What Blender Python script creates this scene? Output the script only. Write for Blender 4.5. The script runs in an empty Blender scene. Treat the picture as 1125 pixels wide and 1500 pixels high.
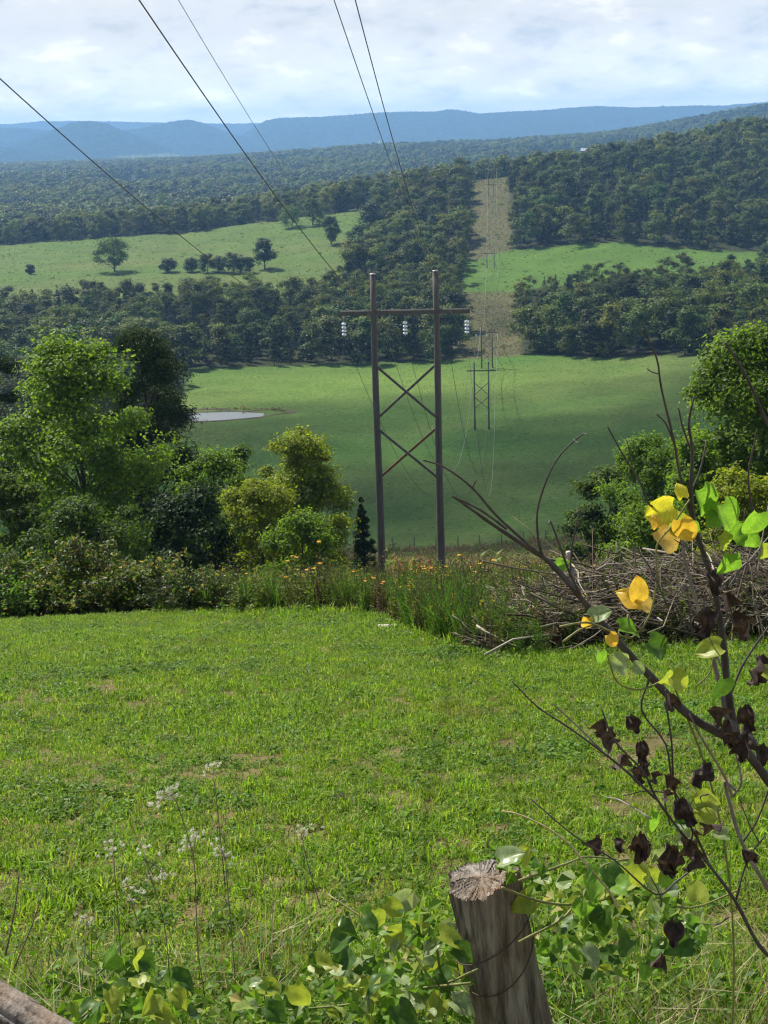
import bpy, math, random
import numpy as np
from mathutils import Vector, Matrix
rng = np.random.default_rng(11); random.seed(11)
SC = bpy.context.scene; COL = SC.collection
R_ = math.radians
# ------------------------------------------------------------------ camera model (eye is the origin, +Y looks down the valley)
F, CX, CY = 2000., 562.5, 750.
PITCH, ROLL = R_(15.6), R_(1.8)
fw = np.array([0, math.cos(PITCH), -math.sin(PITCH)]); u0 = np.array([0, math.sin(PITCH), math.cos(PITCH)]); r0 = np.array([1., 0, 0])
UP = u0*math.cos(ROLL)+r0*math.sin(ROLL); RT = r0*math.cos(ROLL)-u0*math.sin(ROLL)
def ray(px, py): return fw+RT*((px-CX)/F)+UP*((CY-py)/F)
def pix(px, py, Y):
    r = ray(px, py); return r*(Y/r[1])
def proj(p):
    p = np.asarray(p, float); d = p@fw
    return CX+F*(p@RT)/d, CY-F*(p@UP)/d
cam = bpy.data.cameras.new('camera'); camo = bpy.data.objects.new('camera', cam); COL.objects.link(camo)
cam.sensor_fit = 'VERTICAL'; cam.sensor_height = 36; cam.lens = F/1500*36; cam.clip_start = .05; cam.clip_end = 60000
camo.matrix_world = Matrix(((RT[0], UP[0], -fw[0], 0), (RT[1], UP[1], -fw[1], 0), (RT[2], UP[2], -fw[2], 0), (0, 0, 0, 1)))
SC.camera = camo
SUN_EL, SUN_AZ = R_(50), R_(-38)      # azimuth from +Y, negative is left
SUN = np.array([math.sin(SUN_AZ)*math.cos(SUN_EL), math.cos(SUN_AZ)*math.cos(SUN_EL), math.sin(SUN_EL)])
# ------------------------------------------------------------------ helpers
def tag(o, label=None, cat=None, group=None, kind=None):
    if label: o['label'] = label
    if cat: o['category'] = cat
    if group: o['group'] = group
    if kind: o['kind'] = kind
    return o
def empty(name, loc=(0, 0, 0), rz=0.):
    o = bpy.data.objects.new(name, None); o.empty_display_size = .2; COL.objects.link(o)
    o.location = tuple(loc); o.rotation_euler = (0, 0, rz); return o
def link(name, mesh, parent=None, loc=(0, 0, 0)):
    o = bpy.data.objects.new(name, mesh); COL.objects.link(o); o.location = tuple(loc)
    if parent is not None: o.parent = parent
    return o
def children(o): return [c for c in bpy.data.objects if c.parent == o]
class MB:
    def __init__(s): s.v = []; s.f = []; s.n = 0
    def add(s, v, f, m=0):
        v = np.asarray(v, float).reshape(-1, 3); f = np.asarray(f, np.int64)
        s.f.append((f+s.n, m)); s.v.append(v); s.n += len(v); return s
    def mesh(s, name, mats, smooth=True):
        me = bpy.data.meshes.new(name); v = np.concatenate(s.v)
        me.vertices.add(len(v)); me.vertices.foreach_set('co', v.astype(np.float32).ravel())
        ls = np.concatenate([f.ravel() for f, m in s.f]); cnt = np.concatenate([np.full(len(f), f.shape[1]) for f, m in s.f])
        mi = np.concatenate([np.full(len(f), m) for f, m in s.f])
        me.loops.add(len(ls)); me.loops.foreach_set('vertex_index', ls.astype(np.int32))
        me.polygons.add(len(cnt)); st = np.concatenate([[0], np.cumsum(cnt)[:-1]])
        me.polygons.foreach_set('loop_start', st.astype(np.int32)); me.polygons.foreach_set('material_index', mi.astype(np.int32))
        me.polygons.foreach_set('use_smooth', np.full(len(cnt), smooth))
        for m in (mats if isinstance(mats, (list, tuple)) else [mats]): me.materials.append(m)
        me.update(calc_edges=True); me.validate(); return me
    def obj(s, name, mats, parent=None, loc=(0, 0, 0), smooth=True): return link(name, s.mesh(name, mats, smooth), parent, loc)
def nrmz(a): return a/np.maximum(np.linalg.norm(a, axis=-1, keepdims=True), 1e-9)
def tube(pts, rad, k=6, cap=True):
    p = np.asarray(pts, float); n = len(p); rad = np.broadcast_to(np.asarray(rad, float), (n,))
    t = nrmz(np.gradient(p, axis=0)); a = np.array([0, 0, 1.]) if abs(t[0][2]) < .9 else np.array([1., 0, 0])
    u = nrmz(np.cross(t[0], a)); V = []
    ang = np.arange(k)*2*math.pi/k
    for i in range(n):
        u = nrmz(u-t[i]*np.dot(u, t[i])); w = np.cross(t[i], u)
        V.append(p[i]+rad[i]*(np.cos(ang)[:, None]*u+np.sin(ang)[:, None]*w))
    V = np.concatenate(V); f = []
    i, j = np.meshgrid(np.arange(n-1), np.arange(k), indexing='ij'); j2 = (j+1) % k
    f = np.stack([i*k+j, i*k+j2, (i+1)*k+j2, (i+1)*k+j], -1).reshape(-1, 4)
    if cap:   # close the ends with degenerate-free fans
        V = np.concatenate([V, p[:1], p[-1:]]); c0, c1 = n*k, n*k+1
        jj = np.arange(k); f2 = np.concatenate([np.stack([np.full(k, c0), (jj+1) % k, jj], -1), np.stack([np.full(k, c1), (n-1)*k+jj, (n-1)*k+(jj+1) % k], -1)])
        return V, f, f2
    return V, f, None
def addtube(mb, pts, rad, k=6, m=0):
    V, f, f2 = tube(pts, rad, k); base = mb.n
    mb.add(V, f, m)
    mb.f.append((f2+base, m))
def box(mb, c, s, m=0, rot=None):
    c = np.array(c, float); s = np.array(s, float)/2
    v = np.array([[x, y, z] for x in (-1, 1) for y in (-1, 1) for z in (-1, 1)])*s
    if rot is not None: v = v@np.array(rot).T
    mb.add(v+c, [[0, 1, 3, 2], [4, 6, 7, 5], [0, 4, 5, 1], [2, 3, 7, 6], [0, 2, 6, 4], [1, 5, 7, 3]], m)
def smooth_line(pts, n=4):
    """Catmull-Rom through the points"""
    p = np.asarray(pts, float)
    if len(p) < 3: return p
    q = np.concatenate([[2*p[0]-p[1]], p, [2*p[-1]-p[-2]]]); out = []
    for i in range(1, len(q)-2):
        for t in np.arange(n)/n:
            out.append(.5*((2*q[i])+(-q[i-1]+q[i+1])*t+(2*q[i-1]-5*q[i]+4*q[i+1]-q[i+2])*t*t+(-q[i-1]+3*q[i]-3*q[i+1]+q[i+2])*t**3))
    out.append(p[-1]); return np.array(out)
def leafquads(c, nr, L, ratio, rg, tang=None, fold=.12):
    n = len(c); t = rg.normal(size=(n, 3)) if tang is None else tang
    nr = nrmz(nr); t = nrmz(t-nr*np.sum(t*nr, 1, keepdims=True)); b = np.cross(nr, t)
    L = np.broadcast_to(np.asarray(L, float), (n,))[:, None]
    v = np.stack([c-t*L*.5, c+b*L*ratio*.5-t*L*.06+nr*L*fold, c+t*L*.5, c-b*L*ratio*.5-t*L*.06+nr*L*fold], 1).reshape(-1, 3)
    i = np.arange(n)[:, None]*4
    return v, np.concatenate([i+np.array([0, 1, 2]), i+np.array([0, 2, 3])])
_W = [(rng.normal(size=2), rng.uniform(0, 6.28)) for _ in range(48)]
def fbm(x, y, scale, octv=4, seed=0):
    out = 0.; a = 1.; s = 1/scale; k = seed*7
    for o in range(octv):
        for q in range(4):
            d, ph = _W[(k+q) % 48]; d2, ph2 = _W[(k+q+5) % 48]
            out = out+a*.25*np.sin((x*d[0]+y*d[1])*s+ph+1.7*np.sin((x*d2[0]+y*d2[1])*s*.6+ph2))
        a *= .5; s *= 2.03; k += 4
    return out
def vnoise(seed, sh):      # random lattice for wood grain etc.
    return np.random.default_rng(seed).normal(size=sh)
# ------------------------------------------------------------------ node helpers
def newmat(name):
    m = bpy.data.materials.new(name); m.use_nodes = True; nt = m.node_tree; nt.nodes.clear()
    return m, nt, nt.nodes.new('ShaderNodeOutputMaterial')
def N(nt, typ, **kw):
    n = nt.nodes.new(typ)
    for k, v in kw.items():
        if k in n.inputs.keys(): n.inputs[k].default_value = v
        else: setattr(n, k, v)
    return n
def ramp(nt, fac, stops):
    r = nt.nodes.new('ShaderNodeValToRGB'); e = r.color_ramp.elements
    while len(e) < len(stops): e.new(.5)
    for el, (p, c) in zip(e, stops): el.position = p; el.color = (*c, 1) if len(c) == 3 else c
    nt.links.new(fac, r.inputs[0]); return r.outputs[0]
def mixc(nt, fac, a, b, typ='MIX'):
    n = nt.nodes.new('ShaderNodeMix'); n.data_type = 'RGBA'; n.blend_type = typ
    for sock, v in ((n.inputs[0], fac), (n.inputs[6], a), (n.inputs[7], b)):
        if isinstance(v, bpy.types.NodeSocket): nt.links.new(v, sock)
        elif isinstance(v, (int, float)): sock.default_value = v
        else: sock.default_value = (*v, 1)
    return n.outputs[2]
def noise(nt, scale, detail=4, vec=None, rough=.55, dist=0.):
    n = N(nt, 'ShaderNodeTexNoise', Scale=scale, Detail=detail, Roughness=rough, Distortion=dist)
    if vec is not None: nt.links.new(vec, n.inputs['Vector'])
    return n.outputs[0]
def pos(nt): return nt.nodes.new('ShaderNodeNewGeometry').outputs['Position']
def objco(nt): return nt.nodes.new('ShaderNodeTexCoord').outputs['Object']
def scalev(nt, v, s):
    n = nt.nodes.new('ShaderNodeVectorMath'); n.operation = 'MULTIPLY'; nt.links.new(v, n.inputs[0]); n.inputs[1].default_value = s; return n.outputs[0]
def bump(nt, h, strength, dist):
    b = N(nt, 'ShaderNodeBump', Strength=strength, Distance=dist); nt.links.new(h, b.inputs['Height']); return b.outputs[0]
def leafmat(name, stops, trans=.35, tcol=1.5, rough=.5, objvar=.35, spec=.35, patch=None):
    m, nt, out = newmat(name); g = nt.nodes.new('ShaderNodeNewGeometry'); oi = nt.nodes.new('ShaderNodeObjectInfo')
    c = ramp(nt, g.outputs['Random Per Island'], stops)
    hs = N(nt, 'ShaderNodeHueSaturation')
    mr = N(nt, 'ShaderNodeMapRange'); mr.inputs[3].default_value = 1-objvar; mr.inputs[4].default_value = 1+objvar
    nt.links.new(oi.outputs['Random'], mr.inputs[0]); nt.links.new(mr.outputs[0], hs.inputs['Value'])
    mr2 = N(nt, 'ShaderNodeMapRange'); mr2.inputs[3].default_value = .5-objvar*.06; mr2.inputs[4].default_value = .5+objvar*.05
    fr = nt.nodes.new('ShaderNodeMath'); fr.operation = 'FRACT'; mu = nt.nodes.new('ShaderNodeMath'); mu.operation = 'MULTIPLY'; mu.inputs[1].default_value = 17.3
    nt.links.new(oi.outputs['Random'], mu.inputs[0]); nt.links.new(mu.outputs[0], fr.inputs[0]); nt.links.new(fr.outputs[0], mr2.inputs[0]); nt.links.new(mr2.outputs[0], hs.inputs['Hue'])
    nt.links.new(c, hs.inputs['Color']); col = hs.outputs[0]
    if patch:
        sc, pc, lo, hi = patch
        f = ramp(nt, noise(nt, sc, 3, pos(nt)), [(lo, (0, 0, 0)), (hi, (1, 1, 1))]); col = mixc(nt, f, col, pc)
    b = N(nt, 'ShaderNodeBsdfPrincipled', Roughness=rough); b.inputs['Specular IOR Level'].default_value = spec
    nt.links.new(col, b.inputs['Base Color'])
    t = N(nt, 'ShaderNodeBsdfTranslucent'); tm = mixc(nt, 1., col, (tcol, tcol*1.05, tcol*.6), 'MULTIPLY'); nt.links.new(tm, t.inputs[0])
    mx = N(nt, 'ShaderNodeMixShader'); mx.inputs[0].default_value = trans
    nt.links.new(b.outputs[0], mx.inputs[1]); nt.links.new(t.outputs[0], mx.inputs[2]); nt.links.new(mx.outputs[0], out.inputs[0]); return m
def solid(name, c1, c2, scale=8, rough=.8, bmp=.3, bd=.01, stretch=None, metal=0., spec=.3, det=6):
    m, nt, out = newmat(name); v = objco(nt)
    if stretch: v = scalev(nt, v, stretch)
    n = noise(nt, scale, det, v, .65)
    b = N(nt, 'ShaderNodeBsdfPrincipled', Roughness=rough, Metallic=metal); b.inputs['Specular IOR Level'].default_value = spec
    nt.links.new(ramp(nt, n, [(.3, c1), (.7, c2)]), b.inputs['Base Color'])
    if bmp: nt.links.new(bump(nt, n, bmp, bd), b.inputs['Normal'])
    nt.links.new(b.outputs[0], out.inputs[0]); return m
# leaf colours
ML = {
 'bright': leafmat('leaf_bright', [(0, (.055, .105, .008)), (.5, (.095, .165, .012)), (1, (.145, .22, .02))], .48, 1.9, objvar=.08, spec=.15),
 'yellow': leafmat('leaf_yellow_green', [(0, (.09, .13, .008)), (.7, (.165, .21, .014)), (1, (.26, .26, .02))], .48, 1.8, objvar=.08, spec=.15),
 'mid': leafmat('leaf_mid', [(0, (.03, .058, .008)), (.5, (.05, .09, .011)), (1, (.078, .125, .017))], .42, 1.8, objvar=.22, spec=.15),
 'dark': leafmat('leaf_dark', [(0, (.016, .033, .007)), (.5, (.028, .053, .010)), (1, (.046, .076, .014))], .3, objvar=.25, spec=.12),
 'needle': leafmat('needle', [(0, (.014, .028, .006)), (.5, (.028, .05, .010)), (1, (.052, .078, .013))], .2, objvar=.15, spec=.12),
 'wood': leafmat('leaf_woods', [(0, (.028, .050, .010)), (.5, (.054, .084, .015)), (1, (.095, .125, .022))], .3, objvar=.62, spec=.1),
 'woodlight': leafmat('leaf_woods_light', [(0, (.048, .070, .012)), (.5, (.092, .120, .019)), (1, (.145, .17, .03))], .32, objvar=.4, spec=.1),
 'cedar': leafmat('leaf_cedar', [(0, (.014, .027, .008)), (.5, (.023, .042, .012)), (1, (.037, .058, .016))], .15, objvar=.3, spec=.1),
 'bramble': leafmat('leaf_bramble', [(0, (.03, .06, .007)), (.55, (.07, .115, .012)), (.85, (.12, .16, .02)), (.95, (.26, .19, .04)), (1, (.34, .24, .10))], .42, 1.8, objvar=.2, spec=.25),
 'vine': leafmat('leaf_vine_small', [(0, (.04, .085, .008)), (.5, (.095, .175, .016)), (.8, (.17, .25, .035)), (.93, (.26, .29, .12)), (1, (.34, .28, .09))], .4, 1.7, objvar=.1, spec=.2),
 'weed': leafmat('leaf_weed', [(0, (.05, .075, .012)), (.6, (.10, .145, .022)), (1, (.18, .2, .045))], .42, objvar=.3, spec=.15),
 'weedgreen': leafmat('leaf_weed_green', [(0, (.04, .10, .014)), (.6, (.08, .17, .022)), (1, (.13, .23, .04))], .45, objvar=.2, spec=.15),
 'dryweed': leafmat('leaf_dry', [(0, (.06, .04, .02)), (.6, (.16, .11, .06)), (1, (.3, .22, .12))], .25, objvar=.3, spec=.1),
 'rust': leafmat('leaf_rust', [(0, (.13, .035, .012)), (.6, (.28, .075, .025)), (1, (.38, .15, .06))], .3, objvar=.1, spec=.1),
}
MBARK = solid('bark', (.035, .028, .02), (.11, .09, .07), 9, .9, .6, .02, (1, 1, .25))
MBARKL = solid('bark_distant', (.05, .042, .034), (.10, .085, .07), 3, .9, 0)
# ------------------------------------------------------------------ terrain
PXC = np.array([-500., 0, 285, 560, 720, 900, 1125, 1600])
TAB = [(-60, [1.5]*8), (-12, [-1.2]*8), (0, [-1.65]*8), (3, [-2.6]*8), (10, [-4.55]*8), (22, [-7.9]*8), (30, [-10.6]*8), (78, [-26.]*8), (140, [-44.5]*8),
 (200, [-62, -62, -62, -62, -62, -61, -58, -54]), (260, [-70]*4+[-70, -69, -65, -58]), (340, [-75, -75, -74.5, -74.5, -74.3, -72.5, -67, -60]),
 (420, [-76.5, -77, -77.3, -77.3, -77, -75.5, -69, -60]), (470, [-76.5, -78, -78.2, -78.2, -77.8, -76, -70, -60]), (520, [-76, -77.5, -78, -78, -77.5, -75, -68, -57]), (560, [-76, -76, -76, -75.5, -74.5, -72.5, -67.5, -54]),
 (640, [-72, -71.5, -71, -69.5, -68.5, -65, -65, -48]), (700, [-70, -69, -68, -65, -63, -58, -57, -40]), (800, [-68, -67, -64, -56, -49, -44, -40, -20]),
 (900, [-66, -64.5, -60, -48, -36, -33, -24, -5]), (1000, [-67, -66, -63, -47, -36, -29, -12, 15]), (1100, [-70, -70, -68, -54, -46, -40, -22, 5]),
 (1300, [-73, -72, -71, -66, -60, -55, -42, -20]), (1700, [-71, -69, -68, -66, -66, -60, -50, -30]), (2200, [-69, -67, -66, -61, -57, -48, -40, -15]),
 (3000, [-70, -66, -63, -46, -44, -32, 14, 50]), (3700, [-76, -74, -72, -66, -64, -48, -8, 30]), (5000, [-84]*8), (16000, [-84]*8)]
TY = np.array([t[0] for t in TAB], float); TZ = np.array([t[1] for t in TAB], float)
def pchip_slopes(x, y):
    h = np.diff(x)[:, None]; d = np.diff(y, axis=0)/h; m = np.zeros_like(y)
    w1 = 2*h[1:]+h[:-1]; w2 = h[1:]+2*h[:-1]; ok = d[1:]*d[:-1] > 0
    with np.errstate(divide='ignore', invalid='ignore'):
        mm = (w1+w2)/(w1/d[:-1]+w2/d[1:])
    m[1:-1] = np.where(ok, mm, 0); m[0] = d[0]; m[-1] = d[-1]; return m
TM = pchip_slopes(TY, TZ)
def gz(x, Y):
    x = np.asarray(x, float); Y = np.asarray(Y, float); sh = np.broadcast(x, Y).shape
    x = np.broadcast_to(x, sh).ravel(); Y = np.broadcast_to(Y, sh).ravel()
    px = np.clip(562.5+2000*x/np.maximum(Y, 30.), PXC[0]+.01, PXC[-1]-.01)
    i = np.clip(np.searchsorted(TY, Y)-1, 0, len(TY)-2); h = TY[i+1]-TY[i]; t = np.clip((Y-TY[i])/h, 0, 1)
    j = np.clip(np.searchsorted(PXC, px)-1, 0, len(PXC)-2); s = (px-PXC[j])/(PXC[j+1]-PXC[j])
    def ev(jj):
        t2, t3 = t*t, t**3
        return (2*t3-3*t2+1)*TZ[i, jj]+(t3-2*t2+t)*h*TM[i, jj]+(-2*t3+3*t2)*TZ[i+1, jj]+(t3-t2)*h*TM[i+1, jj]
    z = ev(j)*(1-s)+ev(j+1)*s
    z = z+.035*fbm(x, Y, 1.6, 3, 1)*np.clip((30-Y)/6, 0, 1)+.5*fbm(x, Y, 26, 3, 2)*np.clip((Y-120)/80, 0, 1)*np.clip((1100-Y)/300, 0, 1)+3.5*fbm(x, Y, 170, 3, 3)*np.clip((Y-1100)/500, 0, 1)
    # the pond sits in a dug hollow
    q = ((x+50)/17)**2+((Y-380)/8.2)**2
    z = np.where(q < 3.2, z-1.1*np.exp(-(q/1.15)**3), z)
    return z.reshape(sh)
def ground(px, py, y0=3., y1=9000.):
    r = ray(px, py); r = r/r[1]; Y = np.geomspace(y0, y1, 6000); P = r[None]*Y[:, None]
    below = P[:, 2] < gz(P[:, 0], Y); k = int(np.argmax(below)); return P[k]
def line(Y): return 1.54+.0862*(np.asarray(Y, float)-78)
LAWN, ROUGH, FIELD, STRIP, PAST, CLEAR, WOODS = range(7)
FARCLEAR = [(195, 2080, 50, 240), (845, 2250, 70, 230), (905, 2500, 40, 160), (365, 1750, 28, 90), (425, 2700, 40, 110), (640, 2900, 40, 100), (60, 2700, 60, 130), (1040, 1900, 26, 120)]
def lawn_edge(px): return np.interp(px, [0, 150, 300, 450, 560, 600, 700, 840, 1125, 1400], [24.2, 23.6, 22.3, 21.2, 20.0, 17.4, 14.9, 14.4, 14.7, 15.])
def zone(x, Y):
    x = np.asarray(x, float); Y = np.asarray(Y, float); z = gz(x, Y)
    Yc = np.maximum(Y, .5); d = Yc*fw[1]+z*fw[2]; px = CX+F*(x*RT[0]+Yc*RT[1]+z*RT[2])/np.maximum(d, .5)
    zn = np.full(Y.shape, WOODS)
    wob = fbm(x, Y, 14, 3, 4); wobp = wob*7
    edge = np.interp(px, [0, 780, 1125, 1300], [475, 475, 415, 400])+wob*2.5
    zn = np.where((Y > 206+wob*3) & (Y < edge) & (px > np.interp(Y, [180, 250, 330, 380, 480], [-260, -200, 60, 262, 276])+wobp) & (px < np.interp(Y, [200, 260, 330, 420], [1500, 1400, 1250, 1075])+wobp), FIELD, zn)
    l = line(Y)+2.0
    strip = (np.abs(x-l+wob*.8) < np.interp(Y, [470, 890, 1000], [12., 13., 13.])) & (Y >= 440) & (Y < 1010) & (Y >= edge)
    zn = np.where(strip, STRIP, zn)
    up = np.interp(px, [660, 720, 760, 900, 1085], [690, 700, 710, 698, 668])+wob*5
    clr = (Y > 612+wob*4) & (Y < up) & (px > np.where(strip, 600, 715)) & (px < 1110)
    zn = np.where(clr & (strip | (px > 715)), CLEAR, zn)
    pb = 505+(Y-640)*.26+wob*10
    zn = np.where((Y > 622+wob*5) & (Y < 905+wob*10) & (px < pb), PAST, zn)
    for (cx, cy, rx, ry) in FARCLEAR:
        zn = np.where(((px-cx)/rx)**2+((Y-cy)/ry)**2+.5*wob < 1, CLEAR, zn)
    zn = np.where((Y <= 180) | ((Y < 215) & (zn != FIELD)), ROUGH, zn)
    zn = np.where((Y < 30) & (Y < lawn_edge(px)+.35*fbm(x, Y, .8, 3, 5)), LAWN, zn)
    return zn
rows = np.concatenate([np.arange(-14, 26, .45), np.geomspace(26, 200, 120)[1:], np.arange(201.5, 1000, 2.2), np.geomspace(1000, 5300, 250)[1:]])
cols = np.linspace(-1, 1, 420)
W = .46*np.maximum(rows, 0)+np.interp(rows, [0, 30, 200], [9, 12, 30])
GX = cols[None, :]*W[:, None]; GY = np.broadcast_to(rows[:, None], GX.shape); GZ = gz(GX, GY); GZN = zone(GX, GY)
GC = {LAWN: (.125, .105, .05), ROUGH: (.06, .062, .028), FIELD: (.052, .115, .023), STRIP: (.088, .088, .045), PAST: (.072, .122, .028), CLEAR: (.07, .13, .025), WOODS: (.03, .036, .016)}
col = np.zeros(GX.shape+(3,))
for k, c in GC.items(): col[GZN == k] = c
for _ in range(1):
    cc = col.copy(); cc[1:] += col[:-1]; cc[:-1] += col[1:]; cc[:, 1:] += col[:, :-1]; cc[:, :-1] += col[:, 1:]
    col = cc/np.concatenate([np.full((1, 1), 0)]*1).shape[0] if False else cc/5.
    col[0] = cc[0]/4; col[-1] = cc[-1]/4
# drier grass patches, then a sunlit strip painted into the far meadow colour
dry = np.clip(.5+.9*fbm(GX, GY, 34, 4, 6), 0, 1)[..., None]
gm = ((GZN == FIELD) | (GZN == PAST))[..., None]
col = np.where(gm, col*(1-.45*dry)+np.array((.11, .115, .045))*.45*dry, col)
sunlit_strip = np.exp(-(((GY-432)/34)**2+((GX+5)/70)**2))[..., None]*(GZN == FIELD)[..., None]
col = col*(1-.55*sunlit_strip)+np.array((.12, .20, .035))*.55*sunlit_strip
def groundmat():
    m, nt, out = newmat('ground_cover'); a = N(nt, 'ShaderNodeAttribute', attribute_name='gc'); p = pos(nt)
    c = mixc(nt, 1., a.outputs['Color'], ramp(nt, noise(nt, .9, 8, p, .7), [(.25, (.45, .5, .4)), (.5, (1, 1, 1)), (.75, (1.5, 1.4, 1.3))]), 'MULTIPLY')
    c = mixc(nt, .6, c, mixc(nt, 1., c, ramp(nt, noise(nt, .06, 5, p, .6), [(.3, (.7, .75, .65)), (.7, (1.3, 1.2, 1.15))]), 'MULTIPLY'))
    b = N(nt, 'ShaderNodeBsdfPrincipled', Roughness=.95); b.inputs['Specular IOR Level'].default_value = .05
    nt.links.new(c, b.inputs['Base Color'])
    nt.links.new(bump(nt, noise(nt, 1.6, 6, p, .75), .8, .25), b.inputs['Normal']); nt.links.new(b.outputs[0], out.inputs[0]); return m
MG = groundmat()
nr, nc = GX.shape
P = np.stack([GX, GY, GZ], -1).reshape(-1, 3); PC = col.reshape(-1, 3)
ii, jj = np.meshgrid(np.arange(nr-1), np.arange(nc-1), indexing='ij')
Q = np.stack([ii*nc+jj, ii*nc+jj+1, (ii+1)*nc+jj+1, (ii+1)*nc+jj], -1).reshape(-1, 4); QZ = GZN[:-1, :-1].ravel()
for k, nm in {LAWN: 'lawn', ROUGH: 'hillside', FIELD: 'meadow', STRIP: 'cleared_strip', PAST: 'pasture', CLEAR: 'clearing', WOODS: 'forest_floor'}.items():
    q = Q[QZ == k]; u, inv = np.unique(q, return_inverse=True)
    mb = MB().add(P[u], inv.reshape(-1, 4)); me = mb.mesh(nm, MG)
    at = me.color_attributes.new('gc', 'FLOAT_COLOR', 'POINT'); at.data.foreach_set('color', np.concatenate([PC[u], np.ones((len(u), 1))], 1).astype(np.float32).ravel())
    tag(link(nm, me), kind='structure')
# far ridges
ry = np.concatenate([np.linspace(5050, 10300, 230)]); rx = np.linspace(-.40, .40, 760)
HX = rx[None, :]*ry[:, None]; HY = np.broadcast_to(ry[:, None], HX.shape); HPX = CX+2000*rx
def ztop(pxs, pys, Y): return np.array([pix(a, b, Y)[2] for a, b in zip(pxs, pys)])
RIDGES = [
 (5900, 330, [-300, -60, 0, 50, 110, 180, 260], [205, 206, 209, 216, 226, 236, 246]),
 (6500, 400, [-40, 30, 70, 110, 140, 165, 190, 225, 260, 300, 340], [240, 222, 207, 190, 179, 176, 180, 196, 212, 230, 246]),
 (7300, 430, [-300, 0, 60, 130, 200, 240, 280, 305, 330, 360, 400, 450, 500], [186, 187, 186, 190, 192, 186, 178, 175, 182, 194, 208, 226, 246]),
 (7700, 520, [330, 360, 385, 405, 425, 460, 500, 562, 612, 650, 672, 700, 712, 747, 800, 832, 877, 937, 1000, 1062, 1125, 1400], [246, 214, 192, 180, 173, 171, 169.5, 164.5, 163, 163, 160, 163, 166, 164, 161, 159, 155, 157, 155.5, 154, 149, 146]),
 (6700, 330, [560, 640, 720, 800, 900, 1000, 1125, 1400], [246, 236, 222, 205, 190, 180, 168, 160]),
 (9600, 480, [-300, 0, 65, 100, 200, 340, 400, 480, 700], [181, 181.5, 180, 176.5, 177, 180, 180, 181, 186]),
]
HZ = np.full(HX.shape, -87.)
for (Y0, w, xs, ys) in RIDGES:
    tops = np.interp(HPX, xs, ztop(xs, ys, Y0), left=-120, right=-120)
    k = 35; ker = np.exp(-np.linspace(-1.6, 1.6, 9)**2); ker /= ker.sum(); tops = np.convolve(np.pad(tops, 4, 'edge'), ker, 'valid')
    spur = 1+.30*fbm(HX, HY*.35, 260, 3, 8)
    prof = np.exp(-np.abs((HY-Y0)/(w*np.maximum(spur, .4)))**1.7)
    HZ = np.maximum(HZ, -84+(tops[None, :]+84)*prof)
relief = np.clip((HZ+80)/120, 0, 1)
HZ = HZ+relief*22*fbm(HX, HY, 150, 4, 7)*np.clip(1-relief*.85, .10, 1)+rng.normal(size=HZ.shape)*2.2
far_c = np.broadcast_to(np.array((.034, .05, .018)), HZ.shape+(3,)).copy()
opn = (relief < .12) & (fbm(HX, HY, 330, 3, 9) > .42); far_c[opn] = (.13, .17, .05)
fp = (np.abs(HPX[None, :]-545) < 42) & (np.abs(HY-5700) < 330); far_c[fp & (relief < .6)] = (.15, .2, .05)
nr, nc = HX.shape; ii, jj = np.meshgrid(np.arange(nr-1), np.arange(nc-1), indexing='ij')
Q = np.stack([ii*nc+jj, ii*nc+jj+1, (ii+1)*nc+jj+1, (ii+1)*nc+jj], -1).reshape(-1, 4)
def hillmat():
    m, nt, out = newmat('far_woods'); a = N(nt, 'ShaderNodeAttribute', attribute_name='gc'); p = pos(nt)
    c = mixc(nt, 1., a.outputs['Color'], ramp(nt, noise(nt, .03, 8, p, .75), [(.34, (.25, .3, .25)), (.5, (1, 1, 1)), (.66, (2.1, 1.9, 1.5))]), 'MULTIPLY')
    b = N(nt, 'ShaderNodeBsdfPrincipled', Roughness=1.); b.inputs['Specular IOR Level'].default_value = 0
    nt.links.new(c, b.inputs['Base Color']); nt.links.new(bump(nt, noise(nt, .035, 6, p, .7), 1., 35), b.inputs['Normal']); nt.links.new(b.outputs[0], out.inputs[0]); return m
me = MB().add(np.stack([HX, HY, HZ], -1).reshape(-1, 3), Q).mesh('distant_hills', hillmat())
me.color_attributes.new('gc', 'FLOAT_COLOR', 'POINT').data.foreach_set('color', np.concatenate([far_c.reshape(-1, 3), np.ones((nr*nc, 1))], 1).astype(np.float32).ravel())
tag(link('distant_hills', me), kind='structure')
# pond
m, nt, out = newmat('pond_water'); b = N(nt, 'ShaderNodeBsdfPrincipled', Roughness=.03); b.inputs['Base Color'].default_value = (.05, .055, .03, 1); b.inputs['IOR'].default_value = 3.4
nt.links.new(bump(nt, noise(nt, .5, 3, scalev(nt, pos(nt), (.5, 1.6, 1))), .012, .05), b.inputs['Normal']); nt.links.new(b.outputs[0], out.inputs[0])
an = np.linspace(0, 2*math.pi, 64, endpoint=False); pz = float(gz(-50., 380.))+.5
rr = 1+.10*np.sin(3*an+1)+.07*np.sin(5*an)+.04*np.sin(9*an+2)
pv = np.concatenate([[[-50, 380, pz]], np.stack([-50+22*rr*np.cos(an), 380+10*rr*np.sin(an), np.full(64, pz)], -1)])
tag(MB().add(pv, [[0, 1+i, 1+(i+1) % 64] for i in range(64)]).obj('pond', m), kind='structure')
MMUD = solid('mud', (.04, .035, .022), (.10, .08, .05), .6, .95, .6, .1)
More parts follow.
